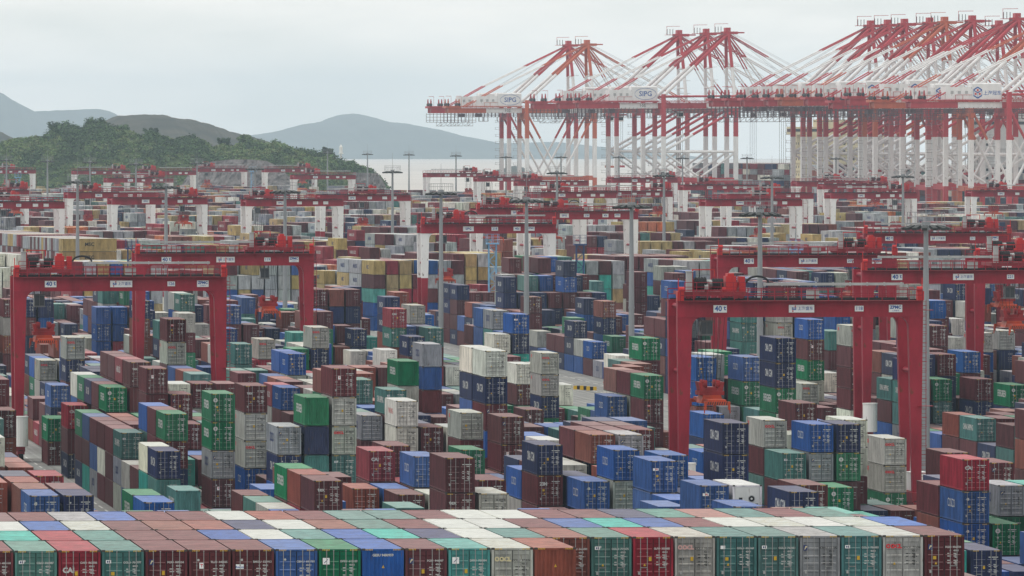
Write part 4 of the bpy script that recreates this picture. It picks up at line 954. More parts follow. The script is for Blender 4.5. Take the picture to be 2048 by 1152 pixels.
RT['leg'] = {s: leg_mesh(s).mesh('leg', RED_P) for s in (-1, 1)}
RT['legw'] = {s: leg_mesh(s, (12.5, UNDER)).mesh('leg', WHITE_P) for s in (-1, 1)}
RT['legr'] = {s: leg_mesh(s, (1.9, 12.5)).mesh('leg_base', RED_P) for s in (-1, 1)}
m = MB(); m.box(-0.55, 0.55, -GY - 1.6, GY + 1.6, 1.3, 2.35); m.box(-0.45, 0.45, -GY - 2.2, -GY + 2.0, 0.95, 1.35); m.box(-0.45, 0.45, GY - 2.0, GY + 2.2, 0.95, 1.35); RT['sill'] = m.mesh('sill_beam', RED_DIRTY)
m = MB(); m.tube((-0.3, 0, 0), (0.3, 0, 0), 0.72, 0, n=16); m.tube((-0.32, 0, 0), (0.32, 0, 0), 0.34, 1, n=12); RT['wheel'] = m.mesh('wheel', [DARK, RED_DIRTY])
m = MB(); m.tube((0, -GY, 0), (0, GY, 0), 0.26, n=8); RT['tie'] = m.mesh('tie_pipe', RED_P)
m = MB(); m.box(-13.2, 13.2, -0.45, 0.45, -0.06, 0.0); RT['walk'] = m.mesh('walkway', RED_DIRTY)
RT['railing'] = railing_mesh(26.2, 1.15, 1.45).mesh('railing', RED_P); RT['tr_rail'] = railing_mesh(6.6, 1.0, 1.1, 0.035).mesh('railing', RED_P)
m = MB(); m.box(-7.6, 7.6, -0.16, 0.16, -0.14, 0.14); 
for k in range(9): m.box(-7.5 + k * 1.85, -7.38 + k * 1.85, -0.2, 0.2, -0.2, 0.2)
RT['tray'] = m.mesh('cable_tray', STEEL)
m = MB()
for y in (-GY, GY): m.box(-3.4, 3.4, y - 0.45, y + 0.45, 0.4, 0.8)
for x in (-3.2, 0, 3.2): m.box(x - 0.2, x + 0.2, -GY + 0.45, GY - 0.45, 0.4, 0.75)
m.box(-3.4, 3.4, -GY + 0.45, -0.6, 0.76, 0.82)
for x in (-2.6, 2.6):
    for y in (-GY, GY): m.box(x - 0.5, x + 0.5, y - 0.3, y + 0.3, 0.12, 0.42); m.tube((x - 0.3, y - 0.36, 0.3), (x - 0.3, y + 0.36, 0.3), 0.28, n=10); m.tube((x + 0.3, y - 0.36, 0.3), (x + 0.3, y + 0.36, 0.3), 0.28, n=10)
RT['trolley'] = m.mesh('trolley', RED_DIRTY)
m = MB(); m.tube((-2.0, -2.4, 1.6), (-0.75, -2.4, 1.6), 0.68, 0, n=14); m.tube((-0.1, -2.4, 1.6), (1.1, -2.4, 1.6), 0.55, 0, n=14)
for k in range(4): m.tube((-1.95 + k * 0.33, -2.4, 1.6), (-1.80 + k * 0.33, -2.4, 1.6), 0.76, 0, n=14); m.tube((-0.05 + k * 0.3, -2.4, 1.6), (0.08 + k * 0.3, -2.4, 1.6), 0.62, 0, n=14)
m.tube((-0.75, -2.4, 1.6), (-0.1, -2.4, 1.6), 0.38, 1, n=12); m.tube((-0.6, -2.95, 1.75), (-0.25, -2.95, 1.75), 0.3, 1, n=10); RT['drum'] = m.mesh('hoist_drum', [BLACK, STEEL])
m = MB(); m.box(1.3, 2.45, -3.1, -1.3, 0.82, 2.45); m.box(1.5, 2.2, -3.0, -1.4, 2.45, 2.75); m.box(2.75, 3.4, -3.0, -1.5, 0.82, 2.4); m.box(2.45, 2.75, -2.5, -1.9, 1.2, 1.8); m.tube((0.9, -3.0, 1.0), (1.3, -3.0, 1.0), 0.3, n=10); RT['gear'] = m.mesh('gearbox', RED_MACH)
m = MB(); m.box(-2.3, -2.18, -2.6, -2.48, 0.75, 3.2); m.box(-2.3, 0.2, -2.6, -2.48, 3.08, 3.2); m.box(0.08, 0.2, -2.6, -2.48, 2.4, 3.2); m.box(-2.75, -1.95, -1.9, -0.7, 0.75, 2.1); RT['hoistframe'] = m.mesh('hoist_frame', RED_MACH)
m = MB(); m.box(-2.95, -2.35, -3.2, -2.5, 0.75, 2.9); m.box(-3.0, -2.2, -3.3, -2.4, 2.9, 2.98); RT['cabinet'] = m.mesh('electric_cabinet', STEEL)
m = MB(); m.tube((-0.5, -1.0, 1.5), (0.3, -1.0, 1.5), 0.55, n=12); m.tube((-1.0, -2.9, 1.2), (-0.6, -2.9, 1.2), 0.4, n=10); RT['motor'] = m.mesh('hoist_motor', STEEL)
m = MB(); m.box(-0.65, 0.65, -0.8, 0.8, 0.25, 1.9, 0); m.box(-0.58, 0.58, -0.82, -0.8, 0.45, 1.7, 1); m.box(-0.67, -0.65, -0.7, 0.7, 0.45, 1.7, 1); m.box(-0.03, 0.03, -0.835, -0.82, 0.4, 1.75, 0)
for x in (-0.6, 0.6):
    for y in (-0.7, 0.7): m.box(x - 0.05, x + 0.05, y - 0.05, y + 0.05, 1.9, 2.3, 0)
m.box(-0.9, 0.9, 0.8, 1.5, 0.25, 0.32, 0); RT['cab'] = m.mesh('operator_cab', [mat('cab_grey', (0.16, 0.165, 0.17), 0.5), GLASS])
m = MB(); m.box(-1.35, 1.35, -1.7, 1.7, 1.3, 1.75)
for s in (-1, 1): m.frustum((s * 0.9 - 0.3, s * 0.9 + 0.3, -1.5, 1.5, 1.75), (s * 1.2 - 0.2, s * 1.2 + 0.2, -1.4, 1.4, 2.7))
m.box(-1.0, 1.0, -1.3, 1.3, 1.75, 2.15)
for x in (-0.7, 0.7):
    for y in (-1.2, 1.2): m.tube((x - 0.22, y, 2.5), (x + 0.22, y, 2.5), 0.42, n=12)
RT['head'] = m.mesh('head_block', mat('head_block_red', (0.30, 0.02, 0.022), 0.5, grime=0.5))
m = MB(); m.box(-0.95, 0.95, -5.9, 5.9, 0.55, 0.95); m.frustum((-1.2, 1.2, -1.9, 1.9, 0.45), (-0.95, 0.95, -1.9, 1.9, 1.3))
for y in (-6.0, 5.5):
    m.box(-1.2, 1.2, y, y + 0.5, 0.35, 0.75)
    for s in (-1, 1): m.box(s * 1.28 - 0.1, s * 1.28 + 0.1, y, y + 0.5, -0.15, 0.75); m.box(s * 1.38 - 0.04, s * 1.38 + 0.04, y + 0.1, y + 0.4, -0.5, 0.3)
RT['spreader'] = m.mesh('spreader', ORANGE_P)
m = MB()
for y in (-6.012, ):
    for k in range(9): m.poly([(-1.1 + k * 0.25, y, 0.38), (-1.0 + k * 0.25, y, 0.38), (-0.9 + k * 0.25, y, 0.74), (-1.0 + k * 0.25, y, 0.74)])
RT['stripes'] = m.mesh('hazard_stripes', BLACK)
def ladder_mesh(z0, z1):
    m = MB()
    for s in (-0.25, 0.25): m.box(s - 0.03, s + 0.03, -0.03, 0.03, z0, z1)
    z = z0
    while z < z1: m.box(-0.25, 0.25, -0.02, 0.02, z, z + 0.04); z += 0.4
    z = z0 + 2
    while z < z1:                                       # safety hoops
        for a in range(5):
            t0, t1 = math.pi * a / 5, math.pi * (a + 1) / 5; m.beam((0.35 * math.cos(t0), -0.6 * math.sin(t0), z), (0.35 * math.cos(t1), -0.6 * math.sin(t1), z), 0.04, 0.05)
        z += 1.0
    for zz in (z0 + (z1 - z0) * 0.45, z0 + (z1 - z0) * 0.95): m.box(-0.7, 0.9, -1.0, 0.2, zz - 0.06, zz)
    return m.mesh('ladder', RED_P)
RT['ladder'] = ladder_mesh(2.4, GT)
m = MB(); m.tube((0, 0, 0), (0, 0, 3.6), 0.95, n=18); m.tube((0, 0, 3.6), (0, 0, 3.75), 1.0, n=18); RT['tank'] = m.mesh('cable_reel_housing', WHITE_P)
m = MB(); m.box(-0.9, 0.9, -1.5, 1.5, 0, 1.9); m.box(-0.95, 0.95, -1.55, 1.55, 1.9, 2.0); RT['genset'] = m.mesh('generator_house', WHITE_P)
def add_sign(root, x, y, w, hh, z=None):
    z = UNDER + GH / 2 if z is None else z
    return link('sign_board', MB().box(-w / 2, w / 2, -0.012, 0.012, -hh / 2, hh / 2).mesh('sign_board', SIGN_W), root, (x, y, z))
CRANE_LABEL = {'126': 'red gantry crane 126 spanning the left of the picture, spreader by its left leg', '119': 'red gantry crane 119 just behind crane 126, trolley near its right leg', '118': 'largest and nearest red gantry crane, 118, with its orange spreader hanging low',
 '205': 'red gantry crane 205 rising directly behind crane 118', '221': 'red gantry crane 221 cut off by the right edge of the picture', '219': 'red gantry crane behind crane 221, only its left half in view', '211': 'red gantry crane 211, farthest of those with red legs',
 '218': 'white-legged red gantry crane 218 over grey containers left of centre', '236': 'white-legged red gantry crane overlapped on its right by crane 238', '238': 'white-legged red gantry crane 238 behind two light masts in the centre', '270': 'white-legged red gantry crane 270 behind a light mast, right of centre',
 '222': 'white-legged red gantry crane 222 cut off by the left edge of the picture', '251': 'white-legged red gantry crane behind the second mast, half hidden by crane 201', '201': 'white-legged red gantry crane 201 crossed by a mast, below the wooded hill', '217': 'white-legged red gantry crane 217 ending at the open sea'}
far_rank = sorted([c for c in cranes if c['style'] == 'white' and not c['num']], key=lambda c: c['px'])
for c in cranes:
    red = c['style'] == 'red'; near = c['d'] < 2100
    if c['num']: lab = CRANE_LABEL[c['num']]
    else: lab = f"distant red gantry crane on white legs, {nth(far_rank.index(c))} from left among the unnumbered ones"
    root = thing('gantry_crane', lab, 'crane', (c['X'], c['Y'], 0), 'rubber-tyred gantry cranes over the stacks', c['rot'])
    tx = -13 + 26 * c['tr']; tx = max(-9.6, min(9.6, tx))
    for y in (-GY, GY):
        gd = link('girder', RT['girder'], root, (0, y, 0)); link('trolley_rail', RT['rail'], gd)
        for s in (-1, 1):
            if red: link('leg', RT['leg'][s], root, (s * GX, y, 0))
            else:
                lg = link('leg', RT['legw'][s], root, (s * GX, y, 0)); link('leg_base', RT['legr'][s], lg)
    for s in (-1, 1):
        si = link('sill_beam', RT['sill'], root, (s * GX, 0, 0)); link('tie_pipe', RT['tie'], root, (s * GX, 0, 15.4))
        link('tie_pipe', RT['tie'], root, (s * (GX + 0.2), 0, GT - 0.6))
        if near:
            for y in (-GY - 1.55, -GY + 1.35, GY - 1.35, GY + 1.55): link('wheel', RT['wheel'], si, (0, y, 0.74))
    wk = link('walkway', RT['walk'], root, (0, -GY - 0.95, GT)); link('railing', RT['railing'], wk, (0, -0.42, 0))
    wk = link('walkway', RT['walk'], root, (0, GY + 0.95, GT)); link('railing', RT['railing'], wk, (0, 0.42, 0))
    tray_x = 3.6 if tx < 0 else -3.6
    link('cable_tray', RT['tray'], root, (tray_x, -GY - 0.4, GT + 1.75))
    tr = link('trolley', RT['trolley'], root, (tx, 0, GT + 0.16))
    flip = 1
    trl = link('railing', RT['tr_rail'], tr, (0, -GY - 0.42, 0.8)); trl['kind'] = 'stuff'
    for nm, k in (('hoist_drum', 'drum'), ('gearbox', 'gear'), ('hoist_frame', 'hoistframe'), ('electric_cabinet', 'cabinet'), ('hoist_motor', 'motor')):
        link(nm, RT[k], tr)
    cabx = tx - 0.6 if tx - 0.6 > -10.9 else tx + 1.0
    link('operator_cab', RT['cab'], root, (cabx, -1.2, UNDER - 2.3))
    sp = link('spreader', RT['spreader'], root, (tx, 0, c['sp'] - 1.5)); hb = link('head_block', RT['head'], root, (tx, 0, c['sp'] - 1.5)); 
    if near: link('hazard_stripes', RT['stripes'], sp)
    rp = MB()
    for x in (-0.9, -0.5, 0.5, 0.9):
        for y in (-1.2, 1.2): rp.tube((tx + x, y, c['sp'] + 1.2), (tx + x * 1.7, y * 1.4, GT + 0.3), 0.035 if near else 0.05, n=4)
    link('hoist_ropes', rp.mesh('hoist_ropes', BLACK), root)['kind'] = 'stuff'
    lad = link('ladder', RT['ladder'], root, (GX + 1.0, -GY + 0.2, 0))
    if near:
        link('cable_reel_housing', RT['tank'], root, (-GX - 0.1, -GY - 2.9, 2.0)); link('generator_house', RT['genset'], root, (GX + 0.9, 0.4, 2.4))
        ex = MB()
        for s in (-1, 1): ex.box(s * 13.0 - 0.35, s * 13.0 + 0.35, -GY - 0.9, -GY + 0.2, GT, GT + 1.0); ex.tube((s * 13.2, -GY - 0.5, GT), (s * 13.2, -GY - 0.5, GT + 2.4), 0.06, n=5); ex.tube((s * 12.9 - 0.3, -GY - 0.7, GT + 1.2), (s * 12.9 + 0.3, -GY - 0.7, GT + 1.2), 0.3, n=10)
        link('end_equipment', ex.mesh('end_equipment', RED_MACH), root)['kind'] = 'stuff'
        eb = MB(); eb.box(0.6, 1.9, -GY - 1.3, -GY - 0.7, GT + 0.25, GT + 1.2); link('electric_box', eb.mesh('electric_box', STEEL), root)
        cb = MB()
        for k in range(8): a0, a1 = math.pi * k / 8, math.pi * (k + 1) / 8; cb.tube((tx + 4.6 - 1.2 * math.cos(a0), -GY - 0.3, GT + 1.9 + 0.7 * math.sin(a0)), (tx + 4.6 - 1.2 * math.cos(a1), -GY - 0.3, GT + 1.9 + 0.7 * math.sin(a1)), 0.12, n=6)
        if tx < 5: link('cable_loop', cb.mesh('cable_loop', BLACK), root)
    # boards with lettering, in the order they stand on the girder
    yb = -GY - 0.64
    if red:
        b1 = add_sign(root, -8.7, yb, 1.45, 0.8); link('lettering', text_mesh('40', 0.78, 'front', SIGN_B, 0.02), b1, (-0.2, -0.016, 0.0)); link('lettering', text_mesh('t', 0.7, 'front', SIGN_B, 0.02), b1, (0.5, -0.016, 0.08))
        b2 = add_sign(root, 0.1, yb, 2.75, 0.82); link('lettering', text_mesh(c['mk'], 0.42, 'front', SIGN_B, 0.004), b2, (0.42, -0.016, 0.0)); lg = MB(); lg.box(-1.05, -0.85, -0.018, -0.014, 0.0, 0.14, 0); lg.box(-0.78, -0.58, -0.018, -0.014, 0.0, 0.14, 0); lg.box(-1.05, -0.58, -0.018, -0.014, -0.14, -0.04, 0); lg.box(-0.74, -0.62, -0.02, -0.016, 0.16, 0.36, 1); lg.box(-1.0, -0.88, -0.02, -0.016, -0.36, -0.16, 1); link('logo', lg.mesh('logo', [SIGN_B, SIGN_R]), b2)
        b3 = add_sign(root, 6.35, yb, 0.95, 0.6); link('lettering', text_mesh(c['num'], 0.52, 'front', SIGN_B, 0.008), b3, (0, -0.016, 0))
        b4 = add_sign(root, 10.3, yb, 1.45, 0.8); link('lettering', text_mesh('ZPMC', 0.46, 'front', SIGN_B, 0.02), b4, (0, -0.016, 0.12)); link('lettering', text_mesh('上海振华', 0.2, 'front', SIGN_B, 0.0), b4, (0, -0.016, -0.24))
    else:
        b1 = add_sign(root, -4.0, yb, 2.1, 0.95); link('lettering', text_mesh(c['mk'], 0.6 if c['mk'] == 'SIPG' else 0.42, 'front', SIGN_B, 0.015), b1, (0, -0.016, 0))
        b2 = add_sign(root, 1.2, yb, 1.3, 0.75)
        if c['num']: link('lettering', text_mesh(c['num'], 0.62, 'front', SIGN_B, 0.01), b2, (0, -0.016, 0))
        b3 = add_sign(root, 5.6, yb, 1.4, 0.8)
        if near: link('lettering', text_mesh('40t', 0.6, 'front', SIGN_B, 0.01), b3, (0, -0.016, 0))
        b4 = add_sign(root, 8.4, yb, 1.35, 0.8)
        if near: link('lettering', text_mesh('ZPMC', 0.42, 'front', SIGN_B, 0.01), b4, (0, -0.016, 0.1))

# ================================================================== LIGHT MASTS
def lamp_ring():
    m = MB()
    n = 12
    for k in range(n):
        a, b_ = 2 * math.pi * k / n, 2 * math.pi * (k + 1) / n
        m.tube((1.7 * math.cos(a), 1.7 * math.sin(a), 0), (1.7 * math.cos(b_), 1.7 * math.sin(b_), 0), 0.09, n=5)
        if k % 3 == 0: m.tube((0, 0, 0), (1.7 * math.cos(a), 1.7 * math.sin(a), 0), 0.07, n=5)
    m.tube((0, 0, -0.5), (0, 0, 0.5), 0.55, n=10)
    return m.mesh('lamp_ring', POLE_G)
def lamps():
    m = MB(); n = 14
    for k in range(n):
        a = 2 * math.pi * k / n; c, s = math.cos(a), math.sin(a)
        m.beam((1.7 * c, 1.7 * s, -0.02), (2.85 * c, 2.85 * s, -0.34), 0.6, 0.3)
    return m.mesh('floodlight', mat('floodlight_housing', (0.05, 0.055, 0.055), 0.5))
def cage():
    m = MB(); n = 16
    for k in range(n):
        a, b_ = 2 * math.pi * k / n, 2 * math.pi * (k + 1) / n
        for z in (1.05, 1.6): m.tube((2.2 * math.cos(a), 2.2 * math.sin(a), z), (2.2 * math.cos(b_), 2.2 * math.sin(b_), z), 0.03, n=4)
        m.tube((2.2 * math.cos(a), 2.2 * math.sin(a), 0.2), (2.2 * math.cos(a), 2.2 * math.sin(a), 1.6), 0.03, n=4)
    m.tube((0, 0, 0), (0, 0, 5.2), 0.06, n=5, r2=0.02)
    return m.mesh('railing', POLE_G)
LR, LM, LC = lamp_ring(), lamps(), cage()
mrank = sorted(range(len(masts)), key=lambda k: masts[k][3])
for k, (X, Y, z, px, d) in enumerate(masts):
    r_ = mrank.index(k)
    lab = f"tall grey light mast with a ring of floodlights, {nth(r_)} from left of all the masts"
    o = thing('light_mast', lab, 'light mast', (X, Y, 0), 'floodlight masts across the port')
    m = MB(); m.tube((0, 0, 0), (0, 0, z * 0.5), 0.50, n=12, r2=0.42); m.tube((0, 0, z * 0.5), (0, 0, z + 0.3), 0.42, n=12, r2=0.26); m.tube((0, 0, z * 0.5 - 0.15), (0, 0, z * 0.5 + 0.15), 0.47, n=12)
    m.box(-0.7, 0.7, -0.7, 0.7, 0, 0.25); link('pole', m.mesh('pole', POLE_G), o)
    link('lamp_ring', LR, o, (0, 0, z)); link('floodlights', LM, o, (0, 0, z))['kind'] = 'stuff'; link('railing', LC, o, (0, 0, z))

# ================================================================== LATTICE TOWERS
for k, (px, py, d, tone) in enumerate(TOWERS):
    X, Y = at_depth(px, d); z = z_at(py, d); pm = BLUE_TOWER if tone == 'light' else NAVY_TOWER
    where = {985: 'beside crane 218', 1160: 'left of the mast behind crane 238', 263: 'behind the left end of crane 119', 1592: 'behind crane 205', 36: 'at the far left below the wooded hill', 506: 'in front of the cut rock face'}[px]
    o = thing('lattice_tower', f"{'light blue' if tone == 'light' else 'navy blue'} steel lattice tower {where}", 'tower', (X, Y, 0), 'lattice towers between the blocks')
    m = MB(); w = 0.75; pz = z - 1.8
    for sx in (-1, 1):
        for sy in (-1, 1): m.tube((sx * w, sy * w, 0), (sx * w, sy * w, pz), 0.10, n=5)
    zz = 0.0; fl = 1
    while zz < pz - 1.2:
        for sy in (-1, 1): m.tube((-w * fl, sy * w, zz), (w * fl, sy * w, zz + 1.5), 0.06, n=4); m.tube((w * sy, -w * fl, zz), (w * sy, w * fl, zz + 1.5), 0.06, n=4); m.tube((-w, sy * w, zz + 1.5), (w, sy * w, zz + 1.5), 0.05, n=4)
        zz += 1.5; fl = -fl
    link('lattice', m.mesh('lattice', pm), o)
    m = MB(); m.box(-1.25, 1.25, -1.25, 1.25, pz - 0.3, pz); link('platform', m.mesh('platform', pm), o)
    m = MB()
    for sx in (-1.2, 0, 1.2):
        for sy in (-1.2, 1.2): m.box(sx - 0.04, sx + 0.04, sy - 0.04, sy + 0.04, pz, pz + 1.8)
    for q in (0.6, 1.2, 1.8):
        for sy in (-1.2, 1.2): m.box(-1.2, 1.2, sy - 0.03, sy + 0.03, pz + q - 0.04, pz + q); m.box(sy - 0.03, sy + 0.03, -1.2, 1.2, pz + q - 0.04, pz + q)
    link('railing', m.mesh('railing', pm), o)

# ================================================================== QUAY CRANES (local x across the quay towards the water, y along the quay)
def two_tone(m, p, q, r, cuts, n=8):                     # tube from p to q in pieces; cuts: [(fraction, slot), ...]
    p, q = Vector(p), Vector(q); f0 = 0.0
    for f1, i in cuts: m.tube(p.lerp(q, f0), p.lerp(q, f1), r, i, n=n); f0 = f1
def quay_parts(accent, variant):
    A = [accent, STS_WHITE, BLACK, STEEL]; P = {}
    ZB, ZT, ZA, LY, GA = 50.8, 53.3, 85.0, 8.75, 35.0
    for nm, x in (('leg_land', 0), ('leg_water', GA)):
        m = MB(); w = 0.95
        m.box(x - w, x + w, -1.0, 1.0, 2, 18.3, 0); m.box(x - w, x + w, -1.0, 1.0, 18.3, 38.0, 1); m.box(x - w, x + w, -1.0, 1.0, 38.0, ZB, 0)
        P[nm] = m.mesh('leg', A)
    LST = P['list'] = []
    def one(name, fn): mm = MB(); fn(mm); LST.append((name, mm.mesh(name, A)))
    for x in (0, GA):
        one('portal_beam', lambda m: m.box(x - 0.8, x + 0.8, -LY, LY, 17.0, 19.2, 0)); one('portal_beam', lambda m: m.box(x - 0.8, x + 0.8, -LY, LY, 47.6, ZB - 0.1, 0)); one('sill_beam', lambda m: m.box(x - 0.9, x + 0.9, -LY - 5, LY + 5, 1.6, 3.2, 0))
    for y in (-LY, LY):
        one('portal_beam', lambda m: m.box(0.95, GA - 0.95, y - 0.7, y + 0.7, 17.0, 19.0, 0))
        if variant == 0:
            one('brace', lambda m: two_tone(m, (0.6, y, 49.5), (17.0, y, 19.5), 0.55, [(0.38, 0), (1, 1)])); one('brace', lambda m: two_tone(m, (GA - 0.6, y, 49.5), (18.0, y, 19.5), 0.55, [(0.38, 0), (1, 1)]))
        else:
            one('brace', lambda m: two_tone(m, (GA - 0.6, y, 49.8), (0.6, y, 31.5), 0.6, [(0.6, 0), (1, 1)])); one('brace', lambda m: m.tube((0, y, 31.0), (GA, y, 31.0), 0.6, 1, n=8))
            one('brace', lambda m: m.tube((0.6, y, 30.4), (17, y, 19.5), 0.5, 1, n=8)); one('brace', lambda m: m.tube((GA - 0.6, y, 30.4), (18, y, 19.5), 0.5, 1, n=8))
    m = MB()
    for y in (-3.4, 3.4):
        for x0, x1, i in ((-47, -20, 0), (-20, -1.6, 1), (-1.6, 22, 0), (22, 40, 1), (40, 62, 0), (62, 80, 1), (80, 98, 0)): m.box(x0, x1, y - 0.65, y + 0.65, ZB, ZT, i)
    for x in (-46, -30, -10, 12, 38, 60, 82, 97): m.box(x - 0.4, x + 0.4, -2.75, 2.75, ZB + 0.3, ZT - 0.3, 0)
    P['girder'] = m.mesh('girder', A)
    m = MB()
    for s in (-1, 1):
        y = s * 4.6; m.box(-47, 97, y - 0.35, y + 0.35, ZT - 0.1, ZT, 0)
        for k in range(49): m.box(-47 + k * 3 - 0.05, -47 + k * 3 + 0.05, y + s * 0.3 - 0.05, y + s * 0.3 + 0.05, ZT, ZT + 1.15, 0)
        for z in (0.6, 1.15): m.box(-47, 97, y + s * 0.3 - 0.05, y + s * 0.3 + 0.05, ZT + z - 0.06, ZT + z, 0)
    P['walkway'] = m.mesh('walkway', A)
    m = MB(); m.box(-14, -1.8, -4.2, 4.2, ZT + 0.9, ZT + 7.2, 1); m.frustum((-14, -1.8, -4.2, 4.2, ZT + 7.2), (-13.7, -2.2, -3.6, 3.6, ZT + 7.7), 1); m.box(-25, -14, -3.9, 3.9, ZT + 0.9, ZT + 6.0, 1)
    m.box(-26, -1.5, -4.5, 4.5, ZT + 0.4, ZT + 0.9, 0)
    for x in (-23, -20, -17): m.box(x, x + 1.2, -3.95, -3.9, ZT + 3.2, ZT + 4.4, 3)
    P['machinery_house'] = m.mesh('machinery_house', A)
    m = MB()
    for y in (-LY, LY):
        s = 1 if y > 0 else -1
        m.tube((GA, y, ZB), (GA - 1.0, s * 5.5, 69.5), 0.8, 1, n=8); m.tube((GA - 1.0, s * 5.5, 69.5), (GA - 2.0, s * 2.6, ZA), 0.8, 0, n=8)
        m.box(-0.9, 0.9, y - 0.9, y + 0.9, ZB, ZT + 4.0, 0); m.tube((-0.5, y, ZT + 3), (GA, y, ZT + 3.2), 0.4, 0, n=6)
        for z in (58, 64, 70, 76): m.box(GA + 0.2, GA + 2.0, s * (8.4 - (z - 51) * 0.17) - 0.9, s * (8.4 - (z - 51) * 0.17) + 0.9, z, z + 0.15, 3)
    for z in (60.5, 69.5, 77): m.tube((GA - 1, -7.0 + (z - 60) * 0.2, z), (GA - 1, 7.0 - (z - 60) * 0.2, z), 0.35, 1 if z < 70 else 0, n=6)
    P['tower'] = m.mesh('tower', A)
    m = MB(); m.box(GA - 4.5, GA + 2.5, -3.2, 3.2, ZA - 0.2, ZA + 1.0, 0); m.box(GA - 3.2, GA - 0.8, -2.0, 2.0, ZA + 1, ZA + 2.8, 0); m.box(GA - 8.5, GA - 4.5, -2.5, 2.5, ZA + 0.4, ZA + 0.6, 0)
    for x in (-8.4, -7, -5.6): m.box(GA + x - 0.12, GA + x + 0.12, -2.5, -2.3, ZA + 0.6, ZA + 3.2, 2)
    m.tube((GA - 8, 0, ZA + 0.5), (GA - 8, 0, ZA + 4.6), 0.1, 0, n=5); m.tube((GA - 8, 0, ZA + 4.5), (GA - 1.5, 0, ZA + 4.6), 0.1, 0, n=5); m.box(GA + 2.5, GA + 6, -1.5, 1.5, ZA + 0.2, ZA + 0.8, 0)
    P['apex_platform'] = m.mesh('apex_platform', A)
    ap = (GA - 2.0, 0, ZA)
    for s in (-1, 1):
        a = (ap[0], s * 2.4, ZA); one('backstay', lambda m: two_tone(m, a, (0.4, s * 6.5, ZT + 3.2), 0.78, [(0.52, 0), (1, 1)]))
        for q in (-0.3, 0.3): one('rear_tie', lambda m: two_tone(m, (ap[0], s * 2.4 + q, ZA + 0.6), (-34, s * 3.4 + q, ZT + 0.5), 0.26, [(0.34, 0), (0.66, 1), (1, 0)], n=6))
    for s in (-1, 1):
        for xe, rr_ in ((58, 0.26), (90, 0.26)):
            for q in (-0.28, 0.28): one('forestay', lambda m: two_tone(m, (ap[0], s * 2.4 + q, ZA), (xe, s * 3.4 + q, ZT + 0.4), rr_, [(0.34, 0), (0.72, 1), (1, 0)], n=6))
    m = MB()
    for s in (-1, 1):
        m.tube((ap[0], s * 2.0, ZA + 1.5), (95, s * 3.0, ZT + 1.5), 0.09, 3, n=4); m.tube((ap[0], s * 1.2, ZA + 1.5), (75, s * 3.0, ZT + 1.5), 0.09, 3, n=4); m.tube((ap[0], s * 1.6, ZA + 1.2), (-10, s * 2.0, ZT + 7.5), 0.08, 3, n=4)
        two_tone(m, (ap[0], s * 2.0, ZA - 1), (GA + 16, s * 3.4, ZT + 0.4), 0.3, [(0.5, 0), (1, 1)], n=6)
    P['stay_ropes'] = m.mesh('stay_ropes', A)
    m = MB()                                             # hanging maintenance cage at the rear end
    for s in (-1, 1):
        y = s * 4.4
        for k in range(9): x = -48 + k * 2.8; m.box(x - 0.12, x + 0.12, y - 0.12, y + 0.12, ZB - 4.6, ZB, 2)
        for z in (-4.6, -3.6, -2.0, -0.6): m.box(-48, -25.6, y - 0.08, y + 0.08, ZB + z - 0.08, ZB + z + 0.08, 2)
        for x in (-38, -30): m.box(x - 2, x + 2, y - 0.08, y + 0.08, ZB - 6.6, ZB - 6.4, 2); m.box(x - 2.08, x - 1.92, y - 0.08, y + 0.08, ZB - 6.6, ZB - 4.6, 2); m.box(x + 1.92, x + 2.08, y - 0.08, y + 0.08, ZB - 6.6, ZB - 4.6, 2); m.beam((x - 2, y, ZB - 6.5), (x + 2, y, ZB - 4.6), 0.14, 0.14, 2)
    m.box(-48, -25.6, -4.4, 4.4, ZB - 4.7, ZB - 4.6, 2); m.box(-24.4, -21.6, -2.2, 2.2, ZB - 2.0, ZB - 0.2, 2)
    for s in (-1, 1):                                    # catwalk hung below the whole girder
        y = s * 4.6
        for k in range(46): x = -25 + k * 1.9; m.box(x - 0.07, x + 0.07, y - 0.07, y + 0.07, ZB - 1.9, ZB + 0.4, 2)
        for z in (-1.9, -1.2, -0.5): m.box(-25, 61, y - 0.07, y + 0.07, ZB + z - 0.08, ZB + z + 0.08, 2)
        for k in range(8): x = -22 + k * 9.5; m.box(x - 0.1, x + 2.6, y - 0.1, y + 0.1, ZB - 4.2, ZB - 4.05, 2); m.box(x - 0.1, x + 0.05, y - 0.1, y + 0.1, ZB - 4.2, ZB - 1.9, 2); m.box(x + 2.5, x + 2.65, y - 0.1, y + 0.1, ZB - 4.2, ZB - 1.9, 2)
    P['service_cage'] = m.mesh('service_cage', [accent, STS_WHITE, mat('cage_steel', (0.13, 0.09, 0.10), 0.6), STEEL])
    m = MB(); m.box(-49, -37, -4.4, 4.4, ZT + 0.02, ZT + 1.0, 0)
    for x in (-47, -38.5): m.tube((x, -4.6, ZT + 1.7), (x, 4.6, ZT + 1.7), 0.85, 2, n=12); m.frustum((x - 0.9, x + 0.9, -3.9, -3.3, ZT + 1), (x - 0.25, x + 0.25, -3.9, -3.3, ZT + 4.6), 0); m.frustum((x - 0.9, x + 0.9, 3.3, 3.9, ZT + 1), (x - 0.25, x + 0.25, 3.3, 3.9, ZT + 4.6), 0)
    for x in (-45, -37): m.tube((x, -4.4, ZT + 1), (x, -4.4, ZT + 6.0), 0.1, 0, n=5); m.tube((x - 4, -4.4, ZT + 6.0), (x, -4.4, ZT + 6.0), 0.1, 0, n=5)
    for x in (-30, -21, -18): m.tube((x, -4.2, ZT), (x, -4.2, ZT + 2.8), 0.1, 0, n=5); m.tube((x, -4.2, ZT + 2.8), (x + 4, -4.2, ZT + 2.8), 0.08, 0, n=5)
